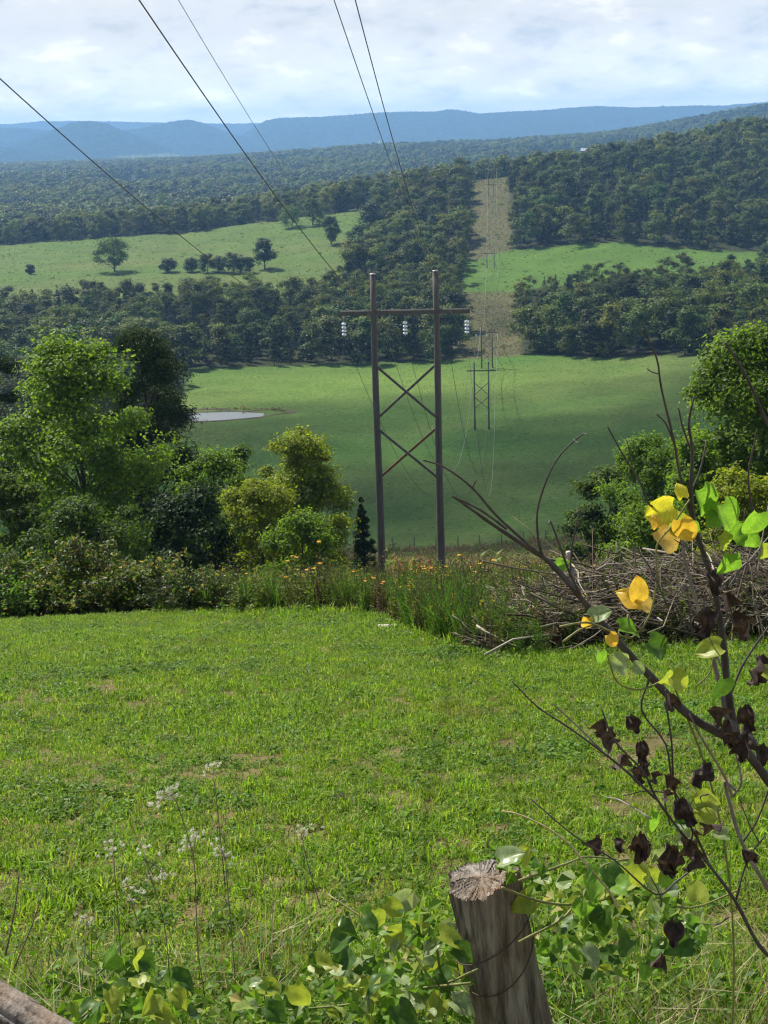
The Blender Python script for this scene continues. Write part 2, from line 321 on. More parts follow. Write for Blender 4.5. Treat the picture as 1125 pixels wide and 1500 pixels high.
ra = np.stack([1.12+.06*np.sin(4*an+1)+.04*np.sin(11*an), np.maximum(rr*.93, .8)], 0); pb_ = [np.stack([-50+22*(rr*k_)*np.cos(an), 380+10*(rr*k_)*np.sin(an)], -1) for k_ in (1.07, 1.03, .97)]; zb = [gz(p_[:, 0], p_[:, 1])+h_ for p_, h_ in zip(pb_, (.03, .32, -.25))]
V = np.concatenate([np.concatenate([p_, z_[:, None]], 1) for p_, z_ in zip(pb_, zb)]); i_, j_ = np.meshgrid(np.arange(2), np.arange(64), indexing='ij')
tag(MB().add(V, np.stack([i_*64+j_, i_*64+(j_+1) % 64, (i_+1)*64+(j_+1) % 64, (i_+1)*64+j_], -1).reshape(-1, 4)).obj('pond_bank', MMUD), kind='structure')
# ------------------------------------------------------------------ trees
def treegen(rg, H, Wd, base=.25, shape='round', ncl=45, lpc=250, leaf=.18, ratio=.65, trunk=.14, lean=0., clr=.32, up=.5, limbs=True):
    """returns (trunk MB, crown MB) in local space, foot at the origin"""
    tb, cb = MB(), MB(); hb = H*base
    def prof(t):
        if shape == 'round': return np.sqrt(np.clip(1-((t-.42)/.6)**2, 0, 1))
        if shape == 'egg': return np.sqrt(np.clip(1-((t-.3)/.72)**2, 0, 1))
        if shape == 'cone': return np.clip(1.02-t, 0, 1)**.9
        if shape == 'column': return np.clip(np.minimum(1, (1-t)*3.2), 0, 1)**.7*.95
        if shape == 'umbrella': return np.where(t > .55, np.sqrt(np.clip(1-((t-.66)/.36)**2, 0, 1)), .55+.35*t)
    trk = [np.array([lean*t*t*H*.3+.02*H*math.sin(3*t+lean*9), .02*H*math.sin(4.1*t), H*t*.9]) for t in np.linspace(0, 1, 9)]; trk = np.array(trk)
    addtube(tb, trk, trunk*(1-np.linspace(0, .93, 9))*np.where(np.arange(9) == 0, 1.35, 1), 7)
    if shape in ('round', 'egg', 'umbrella'):
        Ms = max(6, ncl//5); ts = np.linspace(.08, .93, Ms)**.85+rg.uniform(-.05, .05, Ms); as_ = np.arange(Ms)*2.4+rg.uniform(-.6, .6, Ms); rs = Wd*.5*rg.uniform(.34, .56, Ms)*np.clip(prof(ts)+.2, .55, 1)
        q = np.maximum(prof(ts)*Wd*.5*rg.uniform(.86, 1.16, Ms)-rs*.8, 0)*np.where(np.arange(Ms) == Ms-1, .3, 1); zs_ = np.minimum(hb+ts*(H-hb), H-rs*.55*rg.uniform(.75, 1.7, Ms)); zs_[-1] = H-rs[-1]*.7
        S = np.stack([np.interp(zs_, trk[:, 2], trk[:, 0])+q*np.cos(as_), q*np.sin(as_), zs_], -1); si = np.arange(ncl) % Ms
        dd = nrmz(rg.normal(size=(ncl, 3))+np.array([0, 0, .35])); flat = .55 if shape == 'umbrella' else .8
        C = S[si]+dd*(rs[si]*rg.uniform(.35, 1., ncl)**.6*.8)[:, None]*np.array([1.05, 1.05, flat]); C[:, 2] = np.maximum(C[:, 2], hb*.6+.02*H)
        rc = Wd*.5*clr*rg.uniform(.5, 1.05, ncl)*np.where(rg.uniform(size=ncl) < .2, .6, 1); r = np.hypot(C[:, 0], C[:, 1])
    else:
        t = np.sort(rg.uniform(.02, .98, ncl)**(.85)); ang = np.arange(ncl)*2.4+rg.uniform(-.5, .5, ncl); rf = np.sqrt(rg.uniform(.12, 1., ncl))
        rc = Wd*.5*clr*rg.uniform(.65, 1.3, ncl)*np.clip(prof(t)*1.05, .14, 1)
        r = np.maximum(prof(t)*Wd*.5*rf*rg.uniform(.8, 1.16, ncl)-rc*.5, 0)
        C = np.stack([r*np.cos(ang), r*np.sin(ang), np.minimum(hb+t*(H-hb), H-rc*rg.uniform(.3, 1.1, ncl))], -1)
    for i in range(ncl):
        if limbs and (shape == 'cone' or rg.uniform() < .5):
            zs = max(C[i][2]-r[i]*rg.uniform(.5, 1.0)-.03*H, hb*.55); s = np.array([np.interp(zs, trk[:, 2], trk[:, 0]), np.interp(zs, trk[:, 2], trk[:, 1]), zs])
            mid = (s+C[i])/2+np.array([0, 0, .08*r[i]])+rg.normal(size=3)*.03*r[i]
            rr0 = max(trunk*.34*(1-zs/H), trunk*.07)
            addtube(tb, smooth_line([s, mid, C[i]+rg.normal(size=3)*rc[i]*.2], 2), np.linspace(rr0, rr0*.25, 5), 4)
    n = ncl*lpc; ci = np.repeat(np.arange(ncl), lpc)
    d = nrmz(rg.normal(size=(n, 3))+np.array([0, 0, .25])); rad = rg.uniform(.12, 1.15, n)**.75
    lob = 1+.28*np.sin(d[:, 0]*5+ci)*np.sin(d[:, 1]*5+ci*2)+.2*np.sin(d[:, 2]*7+ci)
    p = C[ci]+d*(rc[ci]*rad*lob)[:, None]*np.array([1.15, 1.15, .72 if shape != 'umbrella' else .5])
    out = p-np.array([0, 0, H*.45]); nrv = nrmz(d*.8+nrmz(out)*.35+np.array([0, 0, up])+rg.normal(size=(n, 3))*.55)
    v, f = leafquads(p, nrv, leaf*rg.uniform(.65, 1.35, n), ratio, rg); cb.add(v, f)
    return tb, cb
def join_mb(tb, cb):
    j = MB()
    for src, mi in ((tb, 0), (cb, 1)):
        off = j.n
        for f, m in src.f: j.f.append((f+off, mi))
        j.v += src.v; j.n += src.n
    return j
# woodland kinds: broadleaf and cedar, one mesh each (too small in the picture for parts)
WP = []      # (mesh, kind)
for s in range(7):
    rg = np.random.default_rng(100+s); H = 12.8+rg.uniform(-1.5, 1.5)
    tb, cb = treegen(rg, H, H*rg.uniform(.75, .98),   .12, ['round', 'egg'][s % 2], 30, 80, .62, .8, .2, 0, .40, .7, False)
    WP.append((join_mb(tb, cb).mesh('woodland_tree', [MBARKL, ML['wood' if s < 4 else 'woodlight']]), 'oak'))
for s in range(3):
    rg = np.random.default_rng(200+s); H = 10.5+s
    tb, cb = treegen(rg, H, H*.46, .04, 'cone', 26, 70, .5, .5, .15, 0, .36, .5, False)
    WP.append((join_mb(tb, cb).mesh('woodland_tree', [MBARKL, ML['cedar']]), 'cedar'))
FP = []
for s in range(6):
    rg = np.random.default_rng(300+s)
    tb, cb = treegen(rg, 15.5, 16, .05, 'round', 18, 34, 1.7, .8, .2, 0, .5, .8, False)
    FP.append(join_mb(tb, cb).mesh('far_tree', [MBARKL, ML['woodlight' if s >= 4 else 'cedar' if s == 3 else 'wood']]))
def scatter(name, pts, rotz, scl, idx, protos, label=None, cat=None, tilt=None):
    coll = bpy.data.collections.new(name+'_kinds')
    for i, me in enumerate(protos): coll.objects.link(bpy.data.objects.new('%s_kind_%02d' % (name, i), me))
    me = bpy.data.meshes.new(name); n = len(pts); me.vertices.add(n); me.vertices.foreach_set('co', np.asarray(pts, np.float32).ravel())
    rv = np.zeros((n, 3), np.float32); rv[:, 2] = rotz
    if tilt is not None: rv[:, :2] = tilt
    me.attributes.new('rotv', 'FLOAT_VECTOR', 'POINT').data.foreach_set('vector', rv.ravel())
    me.attributes.new('scl', 'FLOAT', 'POINT').data.foreach_set('value', np.asarray(scl, np.float32))
    me.attributes.new('idx', 'INT', 'POINT').data.foreach_set('value', np.asarray(idx, np.int32))
    o = link(name, me); tag(o, label, cat, kind='stuff')
    ng = bpy.data.node_groups.new(name, 'GeometryNodeTree')
    ng.interface.new_socket('Geometry', in_out='INPUT', socket_type='NodeSocketGeometry'); ng.interface.new_socket('Geometry', in_out='OUTPUT', socket_type='NodeSocketGeometry')
    gi, go = ng.nodes.new('NodeGroupInput'), ng.nodes.new('NodeGroupOutput'); ip = ng.nodes.new('GeometryNodeInstanceOnPoints')
    ci = ng.nodes.new('GeometryNodeCollectionInfo'); ci.inputs['Collection'].default_value = coll; ci.inputs['Separate Children'].default_value = True; ci.inputs['Reset Children'].default_value = True
    def na(nm, t):
        a = ng.nodes.new('GeometryNodeInputNamedAttribute'); a.data_type = t; a.inputs[0].default_value = nm; return a.outputs[0]
    L = ng.links.new
    L(gi.outputs[0], ip.inputs['Points']); L(ci.outputs[0], ip.inputs['Instance']); ip.inputs['Pick Instance'].default_value = True
    L(na('idx', 'INT'), ip.inputs['Instance Index']); L(na('rotv', 'FLOAT_VECTOR'), ip.inputs['Rotation']); L(na('scl', 'FLOAT'), ip.inputs['Scale'])
    L(ip.outputs[0], go.inputs[0]); md = o.modifiers.new('scatter', 'NODES'); md.node_group = ng; return o
def jitter(y0, y1, sp, marg=1.22):
    P = []
    for Y in np.arange(y0, y1, sp):
        w = .2815*Y*marg; xs = np.arange(-w, w, sp); P.append(np.stack([xs+rng.uniform(-.5, .5, len(xs))*sp, Y+rng.uniform(-.5, .5, len(xs))*sp], -1))
    return np.concatenate(P)
def inwoods(c, off=0.):
    ok = (zone(c[:, 0], c[:, 1]) == WOODS)
    return ok
c = jitter(250, 1010, 7.6, 1.62); c = c[inwoods(c)]
z = gz(c[:, 0], c[:, 1]); pxx, pyy = proj(np.stack([c[:, 0], c[:, 1], z+8], -1))
dens = fbm(c[:, 0], c[:, 1], 40, 3, 2)
kind = np.where(rng.uniform(size=len(c)) < np.clip(.3+.5*fbm(c[:, 0], c[:, 1], 30, 3, 5)+.2*(pxx > 740)*(c[:, 1] > 690), .03, .8), 7+rng.integers(0, 3, len(c)), np.where(rng.uniform(size=len(c)) < np.clip(.38+.55*fbm(c[:, 0], c[:, 1], 55, 3, 9), .05, .9), 4+rng.integers(0, 3, len(c)), rng.integers(0, 4, len(c))))
scl = rng.uniform(.58, 1.3, len(c))*(1+.12*dens)*np.where((c[:, 1] < 645) & (c[:, 1] > 545), np.where(pxx > 745, .66, .86), 1)
# lower trees where the right clearing and the pasture must show over them
rz = rng.uniform(0, 6.28, len(c)); sink = .4
infr = (pxx > -15) & (pxx < 1140)
vis_score = c[:, 1]/scl+np.where(infr, 0, 9999)+rng.uniform(0, 60, len(c))
# rows hidden behind the first rows show little: prefer the front rows and the edges of the clearings
edgeY = np.zeros(len(c))
for dx, dy in ((0, -9), (8, 0), (-8, 0), (0, -18)):
    edgeY += (zone(c[:, 0]+dx, c[:, 1]+dy) != WOODS)
score = vis_score-np.where(edgeY > 0, 190, 0); order = np.argsort(score); pick = np.zeros(len(c), bool); pick[order[:290]] = True
for i in np.where(pick)[0]:
    me, kd = WP[kind[i]]; o = link('woodland_tree' if kd == 'oak' else 'cedar_tree', me, None, (c[i, 0], c[i, 1], z[i]-sink))
    o.rotation_euler = (0, 0, rz[i]); o.scale = (scl[i],)*3
    x_, Y_, p_ = c[i, 0], c[i, 1], pxx[i]
    if p_ > 1000 and Y_ < 470: w = 'at the right end of the valley meadow'
    elif Y_ < 475: w = 'on the left margin of the valley meadow'
    elif Y_ < 530: w = 'along the far edge of the valley meadow, '+('left' if x_ < line(Y_) else 'right')+' of the cleared strip'
    elif x_ < line(Y_): w = 'in the woods left of the cleared strip, behind the front row'
    elif Y_ < 640: w = 'in the woods below the right-hand clearing, behind the front row'
    else: w = 'at the foot of the wooded hill above the right-hand clearing'
    if kd == 'oak': tag(o, 'round broadleaf tree '+w, 'tree', 'broadleaf trees '+w)
    else: tag(o, 'pointed dark cedar '+w, 'tree', 'cedars '+w)
r = ~pick
scatter('woods', np.stack([c[r, 0], c[r, 1], z[r]-sink], -1), rz[r], scl[r], kind[r], [w[0] for w in WP], 'dense mixed woods covering the slopes beyond the valley meadow', 'woods')
a = jitter(1016, 2000, 12.5, 1.5); b2 = jitter(2000, 4900, 16., 1.4); c = np.concatenate([a, b2]); c = c[inwoods(c)]
op = fbm(c[:, 0], c[:, 1], 120, 3, 10); c = c[~((op > .5) & (c[:, 1] > 1250))]
z = gz(c[:, 0], c[:, 1]); s = rng.uniform(.7, 1.15, len(c))*np.where(c[:, 1] > 2000, 1.15, .95)
scatter('far_woods', np.stack([c[:, 0], c[:, 1], z-.5], -1), rng.uniform(0, 6.28, len(c)), s, np.where(rng.uniform(size=len(c)) < np.clip(.30+.7*fbm(c[:, 0], c[:, 1], 110, 3, 4), .02, .9), 4+rng.integers(0, 2, len(c)), rng.integers(0, 4, len(c))), FP, 'far off blue green woods rolling across the valley plain', 'woods')
# single trees out on the pasture
def lone(name, px, ytop, ybase, wpx, mt, shape, label, seed, group=None, lpc=70, ncl=66):
    g = ground(px, ybase, 300, 3000); d = float(g@fw); H = max((ybase-ytop)*d/F, 1.5); Wd = wpx*d/F
    rg = np.random.default_rng(seed); tb, cb = treegen(rg, H, Wd, .16 if shape != 'cone' else .03, shape, ncl, lpc, max(.5, H*.045), .8, H*.022, .0, .42, .6)
    e = empty(name, (g[0], g[1], g[2]-.15), rg.uniform(0, 6)); tb.obj('trunk', MBARKL, e); cb.obj('crown', ML[mt], e); tag(e, label, 'tree', group)
lone('pasture_tree', 168, 349, 398, 52, 'mid', 'round', 'broad spreading tree alone in the middle of the left pasture', 1)
lone('bush', 247, 379, 399, 25, 'dark', 'round', 'low dark round bush right of the lone pasture tree', 2)
lone('bush', 45, 388, 402, 13, 'dark', 'egg', 'small upright bush left of the lone pasture tree', 3)
lone('pasture_tree', 388, 350, 394, 34, 'dark', 'egg', 'dark dense tree rising from the row of squat trees at the pasture edge', 4)
for i, (x, t, b_, w) in enumerate([(280, 379, 399, 26), (304, 373, 399, 30), (322, 376, 399, 24), (343, 372, 400, 32), (362, 377, 400, 26)]):
    lone('hedge_tree', x, t, b_, w, 'dark', ('round', 'egg')[i % 2], 'squat dark tree in the row along the lower pasture edge', 10+i, 'row of squat trees at the pasture edge')
lone('pasture_tree', 485, 317, 358, 28, 'mid', 'egg', 'slender pale tree on the upper right of the pasture', 20)
lone('pasture_tree', 545, 299, 345, 46, 'dark', 'round', 'large dark tree where the pasture meets the strip woods', 21)
lone('pasture_tree', 526, 331, 366, 32, 'dark', 'egg', 'smaller dark tree just below the large dark pasture tree', 22)
lone('pasture_tree', 556, 275, 306, 36, 'cedar', 'round', 'dark tree at the top corner of the left pasture', 23)
lone('pasture_tree', 428, 303, 333, 40, 'mid', 'round', 'rounded grey green tree on the pasture top edge', 24)
lone('pasture_tree', 458, 292, 330, 34, 'mid', 'egg', 'taller grey green tree beside the rounded one on the pasture top', 25)
lone('bush', 352, 316, 329, 16, 'dark', 'round', 'little dark bush on the far rim of the pasture', 26)
# trees near the viewer, each with trunk and crown
def near(name, px, ytop, wpx, Y, mt, shape, label, seed, base=.2, ncl=46, lpc=300, leaf=.19, trunk=None, lean=0., clr=.33, ratio=.62, up=.45, group=None, cat='tree'):
    g = np.array([pix(px, 800, Y)[0], Y, 0.]); g[2] = float(gz(g[0], Y)); top = pix(px, ytop, Y); H = top[2]-g[2]; d = Y*.985+4; Wd = wpx*d/F
    rg = np.random.default_rng(seed); tb, cb = treegen(rg, H, Wd, base, shape, ncl, lpc, leaf, ratio, trunk or H*.02, lean, clr, up)
    e = empty(name, g-np.array([0, 0, .1])); tb.obj('trunk', MBARK, e); cb.obj('crown', ML[mt], e, smooth=False); tag(e, label, cat, group); return e
near('broadleaf_tree', 122, 496, 240, 56, 'bright', 'round', 'big sunlit broadleaf tree standing in front of the tall pine', 31, .02, 135, 300, .17, .2, .02, .31, .75)
near('pine_tree', 226, 484, 150, 74, 'needle', 'round', 'tall dark pine with a dense rounded top behind the big broadleaf tree', 32, .12, 140, 300, .26, .28, 0, .34, .22, .8)
near('pine_tree', 14, 512, 96, 84, 'needle', 'umbrella', 'thin dark pine at the left picture edge', 33, .4, 44, 260, .26, .22, .05, .28, .22, .8)
near('pine_tree', -45, 530, 110, 80, 'needle', 'umbrella', 'dark pine cut off by the left picture edge', 34, .35, 50, 260, .26, .22, -.05, .3, .22, .8)
near('broadleaf_tree', 442, 626, 142, 64, 'yellow', 'round', 'rounded yellow green tree left of the nearest power pylon', 35, .03, 100, 300, .15, .16, 0, .33, .72)
near('broadleaf_tree', 350, 652, 96, 74, 'mid', 'round', 'dark leafed tree half hidden behind the yellow green tree', 36, .15, 46, 260, .2, .16, 0, .36)
near('broadleaf_tree', 318, 660, 140, 60, 'bright', 'round', 'bright low tree between the pine and the yellow green tree', 37, .06, 72, 270, .15, .15, 0, .28)
near('broadleaf_tree', 380, 700, 160, 53, 'yellow', 'round', 'bushy light green tree in front of the yellow green tree', 38, .04, 76, 280, .13, .12, 0, .28)
near('broadleaf_tree', 440, 748, 120, 47, 'bright', 'round', 'low feathery green tree below the yellow green tree', 39, .05, 40, 260, .13, .08, 0, .38)
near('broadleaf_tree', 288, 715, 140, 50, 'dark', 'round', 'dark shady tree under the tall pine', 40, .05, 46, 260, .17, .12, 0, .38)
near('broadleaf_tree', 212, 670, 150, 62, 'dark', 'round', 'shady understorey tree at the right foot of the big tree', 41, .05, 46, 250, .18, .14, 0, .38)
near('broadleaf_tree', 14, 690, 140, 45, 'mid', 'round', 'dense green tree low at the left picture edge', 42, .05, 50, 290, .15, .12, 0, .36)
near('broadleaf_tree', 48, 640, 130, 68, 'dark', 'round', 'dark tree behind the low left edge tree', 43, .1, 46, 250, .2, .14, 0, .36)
near('broadleaf_tree', 118, 730, 190, 43, 'mid', 'round', 'leafy understorey tree below the big sunlit tree', 44, .05, 44, 260, .14, .1, 0, .38)
near('cedar_tree', 531, 724, 58, 66, 'cedar', 'cone', 'small dark cedar just left of the nearest pylon', 45, .03, 80, 160, .14, .1, 0, .34, .35)
near('cedar_tree', 262, 752, 62, 44, 'cedar', 'cone', 'dark conical cedar below the tall pine', 46, .03, 80, 160, .13, .08, 0, .34, .35)
near('broadleaf_tree', 1105, 474, 236, 50, 'bright', 'round', 'large bright tree at the right picture edge', 51, .06, 120, 310, .17, .2, -.02, .30, .75)
near('broadleaf_tree', 1190, 500, 200, 46, 'bright', 'round', 'bright tree cut off beyond the right picture edge', 52, .08, 50, 280, .19, .18, 0, .34, .75)
near('broadleaf_tree', 1010, 640, 150, 47, 'bright', 'egg', 'bushy light tree leaning out from the large right tree', 53, .04, 80, 290, .14, .12, 0, .28)
near('broadleaf_tree', 945, 636, 140, 60, 'bright', 'round', 'green tree with a domed top beside the meadow', 54, .05, 76, 280, .15, .15, 0, .28)
near('broadleaf_tree', 890, 684, 110, 66, 'mid', 'round', 'mid green tree at the right rim of the near slope', 55, .05, 48, 260, .18, .12, 0, .36)
near('broadleaf_tree', 1085, 690, 150, 39, 'yellow', 'round', 'low yellowing tree under the large right tree', 56, .05, 52, 280, .13, .1, 0, .36)
near('broadleaf_tree', 950, 745, 140, 44, 'bright', 'round', 'low leafy tree behind the brush pile', 57, .04, 50, 280, .13, .1, 0, .38)
near('broadleaf_tree', 866, 740, 84, 60, 'mid', 'round', 'small bushy tree at the foot of the meadow rim', 58, .04, 36, 240, .16, .08, 0, .38)
# ------------------------------------------------------------------ pylons
MPOLE = solid('pylon_wood', (.055, .05, .045), (.15, .14, .125), 3, .85, .5, .01, (6, 6, .35))
MBRN = solid('brace_brown', (.10, .05, .025), (.2, .10, .05), 4, .8, .3, .01)
MMET = solid('galvanised', (.2, .2, .2), (.35, .35, .35), 6, .45, .1, .005, None, .7)
m, nt, out = newmat('insulator_glass'); b = N(nt, 'ShaderNodeBsdfPrincipled', Roughness=.12); b.inputs['Base Color'].default_value = (.78, .86, .92, 1); b.inputs['Specular IOR Level'].default_value = .8; nt.links.new(b.outputs[0], out.inputs[0]); MINS = m
MWIRE = solid('conductor_metal', (.2, .2, .2), (.34, .34, .33), 4, .4, 0, .01, None, .6)
MWIRED = solid('conductor_weathered', (.045, .045, .045), (.09, .09, .09), 4, .55, 0, .01, None, .2)
TOW = [(593, 457, 78), (705, 543, 340), (713, 487, 455), (718.5, 371, 672), (719, 270, 850), (719.5, 246, 935)]
ATT = []; dirv = nrmz(np.array([.0862, 1., 0])); lat = np.array([dirv[1], -dirv[0], 0])
TL = ['nearest weathered wooden H-frame power pylon rising behind the weeds', 'second wooden H-frame pylon standing alone in the valley meadow', 'third H-frame pylon at the far edge of the valley meadow',
      'fourth H-frame pylon in the green gap of the cleared strip', 'fifth H-frame pylon just below the top of the cleared strip', 'most distant H-frame pylon beyond the top of the cleared strip']
for k, (px, py, Y) in enumerate(TOW):
    A = pix(px, py, Y); A[0] = A[0] if k == 0 else A[0]; hs, arm, topx = 1.79, 3.7, 2.15
    e = empty('power_pylon', (A[0], Y, float(gz(A[0], Y)))); tag(e, TL[k], 'pylon', 'H-frame power pylons along the line'); g0 = e.location.z
    k_ = 10 if k == 0 else 6
    for sd in (-1, 1):
        b_ = lat*hs*sd; gg = float(gz(A[0]+b_[0], Y+b_[1]))-g0-1.; h = A[2]-g0+topx+(.1 if sd > 0 else 0)
        pts = np.array([[b_[0]+.02*math.sin(i*1.1+sd), b_[1], gg+(h-gg)*i/8] for i in range(9)]); mb = MB(); rad = np.linspace(.25, .175, 9); addtube(mb, pts, rad*(1.0 if k < 3 else 1.05), k_)
        p_ = mb.obj('pole', MPOLE, e)
        if k == 0:
            mb = MB(); addtube(mb, [pts[-1]+np.array([0, 0, .005]), pts[-1]+np.array([0, 0, .05])], [.185, .17], 10); mb.obj('pole_cap', MMET, p_)
    za = A[2]-g0
    mb = MB()
    for off in (-.17, .17):
        pts = [lat*(-arm)+dirv*off, lat*arm+dirv*off]; rot = np.stack([lat, dirv, np.array([0, 0, 1.])], 1)
        box(mb, np.array([0, 0, za])+dirv*off, (arm*2, .1, .24), 0, rot)
    for s_ in (-hs, hs, 0): box(mb, np.array([0, 0, za])+lat*s_, (.06, .5, .05), 0, rot)
    mb.obj('crossarm', MPOLE, e, smooth=False)
    if k < 4:
        for (zt, zb_) in ((3.05, 6.15), (6.75, 9.75)):
            for sd in (-1, 1):
                pa = lat*(sd*hs*.97)+np.array([0, 0, za-zt])+dirv*.16*sd; pb_ = lat*(-sd*hs*.97)+np.array([0, 0, za-zb_])+dirv*.16*sd
                if pb_[2] < 1.2 and k > 0: continue
                ax = nrmz(pb_-pa); bx = nrmz(np.cross(ax, dirv)); mb = MB(); box(mb, (pa+pb_)/2, (np.linalg.norm(pb_-pa), .10, .14), 0, np.stack([ax, dirv, bx], 1))
                mb.obj('brace', MBRN if (k == 0 and zt > 5 and sd == 1) else MPOLE, e, smooth=False)
    at = []
    for s_ in (-3.52, 0., 3.52):
        mb = MB(); c0 = lat*s_+np.array([0, 0, za-.12]); addtube(mb, [c0, c0-np.array([0, 0, .42])], .02, 5, 1)
        nd = 4; zz = c0[2]-.42
        for q in range(nd):
            prof = np.array([[.03, 0], [.11, -.02], [.135, -.09], [.12, -.13], [.04, -.15]]); sc = 1. if k < 2 else 1.25
            an = np.arange(12)*2*math.pi/12; V = np.concatenate([np.stack([r_*sc*np.cos(an)+c0[0], r_*sc*np.sin(an)+c0[1], np.full(12, zz+h_)], -1) for r_, h_ in prof])
            i_, j_ = np.meshgrid(np.arange(4), np.arange(12), indexing='ij'); mb.add(V, np.stack([i_*12+j_, i_*12+(j_+1) % 12, (i_+1)*12+(j_+1) % 12, (i_+1)*12+j_], -1).reshape(-1, 4), 0); zz -= .2
        addtube(mb, [np.array([c0[0], c0[1], zz+.06]), np.array([c0[0], c0[1], zz-.05])], .035, 5, 1)
        mb.obj('insulator_string', [MINS, MMET], e); at.append(np.array([A[0]+c0[0], Y+c0[1], g0+zz-.05]))
    for sd in (-1, 1):
        mb = MB(); c0 = lat*hs*sd; top_ = za+topx
        addtube(mb, [c0+np.array([0, 0, top_-.25])-lat*.16, c0+np.array([0, 0, top_-.25])+lat*.2*1.0], .025, 5); mb.obj('wire_clamp', MMET, e); at.append(np.array([A[0], Y, g0])+c0+np.array([0, 0, top_-.25])-lat*.16*(1 if sd < 0 else -1))
    ATT.append(at)
WL = ['leftmost dark conductor of the power line sagging across the sky', 'middle dark conductor of the power line crossing the sky', 'right pale conductor of the power line under the crossarm end',
      'pale shield wire running to the left pole top', 'dark shield wire running to the right pole top']
for w in range(5):
    b_ = .0011 if w < 3 else .0011; pts = []
    p1 = ATT[0][w]; mm = [.0795, .0858, .0986, .0765, .0805][w]; aa, bb = (.1725, .00109) if w < 3 else (.1744, .0012)
    for Y in np.linspace(-14, 78, 48)[:-1]:
        d = 78-Y; pts.append([p1[0]-mm*(p1[1]-Y), Y, p1[2]+aa*d+bb*d*d])
    for k in range(5):
        a_, c_ = ATT[k][w], ATT[k+1][w]
        for t in np.linspace(0, 1, 31)[:-1]:
            q = a_*(1-t)+c_*t; L_ = c_[1]-a_[1]; q = q-np.array([0, 0, b_*(t*L_)*((1-t)*L_)]); pts.append(q)
    a_ = ATT[5][w]; pts.append(a_)
    for t in np.linspace(.05, 1, 14): pts.append(a_+np.array([.0862*150*t, 150*t, -28*t+10*t*t-8*t*(1-t)]))
    pts = np.array(pts, float); rad = np.where(pts[:, 1] < 90, [.0122, .0122, .0085, .008, .0135][w], np.interp(pts[:, 1], [90, 340, 900], [.016, .036, .05]))
    mb = MB(); addtube(mb, pts, rad, 5); o = mb.obj('power_cable', MWIRED if w in (0, 1, 4) else MWIRE); tag(o, WL[w], 'cable', 'cables of the power line')
# splice sleeves seen on the cables
# ------------------------------------------------------------------ farm buildings
MWHT = solid('white_siding', (.6, .6, .58), (.8, .8, .78), 2, .6, 0); MROOF = solid('grey_roof', (.25, .26, .28), (.4, .41, .43), 1, .5, 0, .01, None, .2); MDRK = solid('dark_siding', (.05, .06, .09), (.08, .09, .12), 1, .7, 0); MGLS = solid('dark_window', (.02, .025, .03), (.04, .05, .06), 1, .15, 0)
def house(name, px, py, L, Wd, H, wall, label, rz=0., roofm=None, cat='building', dist=None):
    g = ground(px, py, 1200, 6000) if dist is None else None
    if dist: g = pix(px, py, dist); g[2] = float(gz(g[0], dist))
    e = empty(name, g, rz); mb = MB(); box(mb, (0, 0, H/2), (L, Wd, H)); mb.obj('wall', wall, e, smooth=False)
    mb = MB(); y = Wd/2+.5; l = L/2+.5; h = H*1.0; mb.add([[-l, -y, h+.02], [l, -y, h+.02], [l, y, h+.02], [-l, y, h+.02], [-l, 0, h+Wd*.28], [l, 0, h+Wd*.28]], [[0, 1, 5, 4], [2, 3, 4, 5], [3, 2, 1, 0]]); mb.f.append((np.array([[0, 4, 3], [1, 2, 5]]), 0)); mb.obj('roof', roofm or MROOF, e, smooth=False)
    for i in range(3):
        mb = MB(); box(mb, ((i-1)*L*.3, -Wd/2-.03, H*.55), (L*.08, .06, H*.4)); mb.obj('window', MGLS, e, smooth=False)
    mb = MB(); box(mb, (L*.16, -Wd/2-.03, H*.38), (1.4, .06, H*.74)); mb.obj('door', MGLS, e, smooth=False)
    tag(e, label, cat); return e
house('farmhouse', 194, 276, 24, 9, 4.2, MWHT, 'long white farmhouse among the distant left woods', .15, dist=2020)
house('farm_shed', 168, 280, 18, 9, 3.2, MROOF, 'low grey shed left of the long white farmhouse', .1, dist=1990)
house('barn', 862, 224, 24, 14, 6, MDRK, 'dark blue barn on the distant green hillside clearing', -.2, dist=2280)
house('farmhouse', 836, 231, 7, 6, 3.2, MROOF, 'tiny pale house just left of the dark blue barn', .1, dist=2200)
house('farmhouse', 366, 309, 11, 8, 4, MWHT, 'small white house glimpsed over the pasture', .1, dist=1730)
g = pix(557, 226, 3000); g[2] = float(gz(g[0], 3000)); e = empty('silo', g); mb = MB(); addtube(mb, [[0, 0, -1], [0, 0, 20]], 2.6, 14); mb.obj('silo_body', MWHT, e); mb = MB()
an = np.arange(14)*2*math.pi/14; V = [[2.62*math.cos(t), 2.62*math.sin(t), 20.03] for t in an]+[[1.9*math.cos(t), 1.9*math.sin(t), 21.7] for t in an]+[[0, 0, 22.4]]; mb.add(V, [[i, (i+1) % 14, 14+(i+1) % 14, 14+i] for i in range(14)]); mb.f.append((np.array([[14+i, 14+(i+1) % 14, 28] for i in range(14)]), 0)); mb.obj('silo_dome', MROOF, e); tag(e, 'pale slim silo standing above the distant treeline', 'silo')
def icos():
    import bmesh
    bm = bmesh.new(); bmesh.ops.create_icosphere(bm, subdivisions=2, radius=1); v = np.array([x.co[:] for x in bm.verts]); f = np.array([[w.index for w in q.verts] for q in bm.faces]); bm.free(); return v, f
IV, IF = icos()
IV0, IF0 = IV, IF
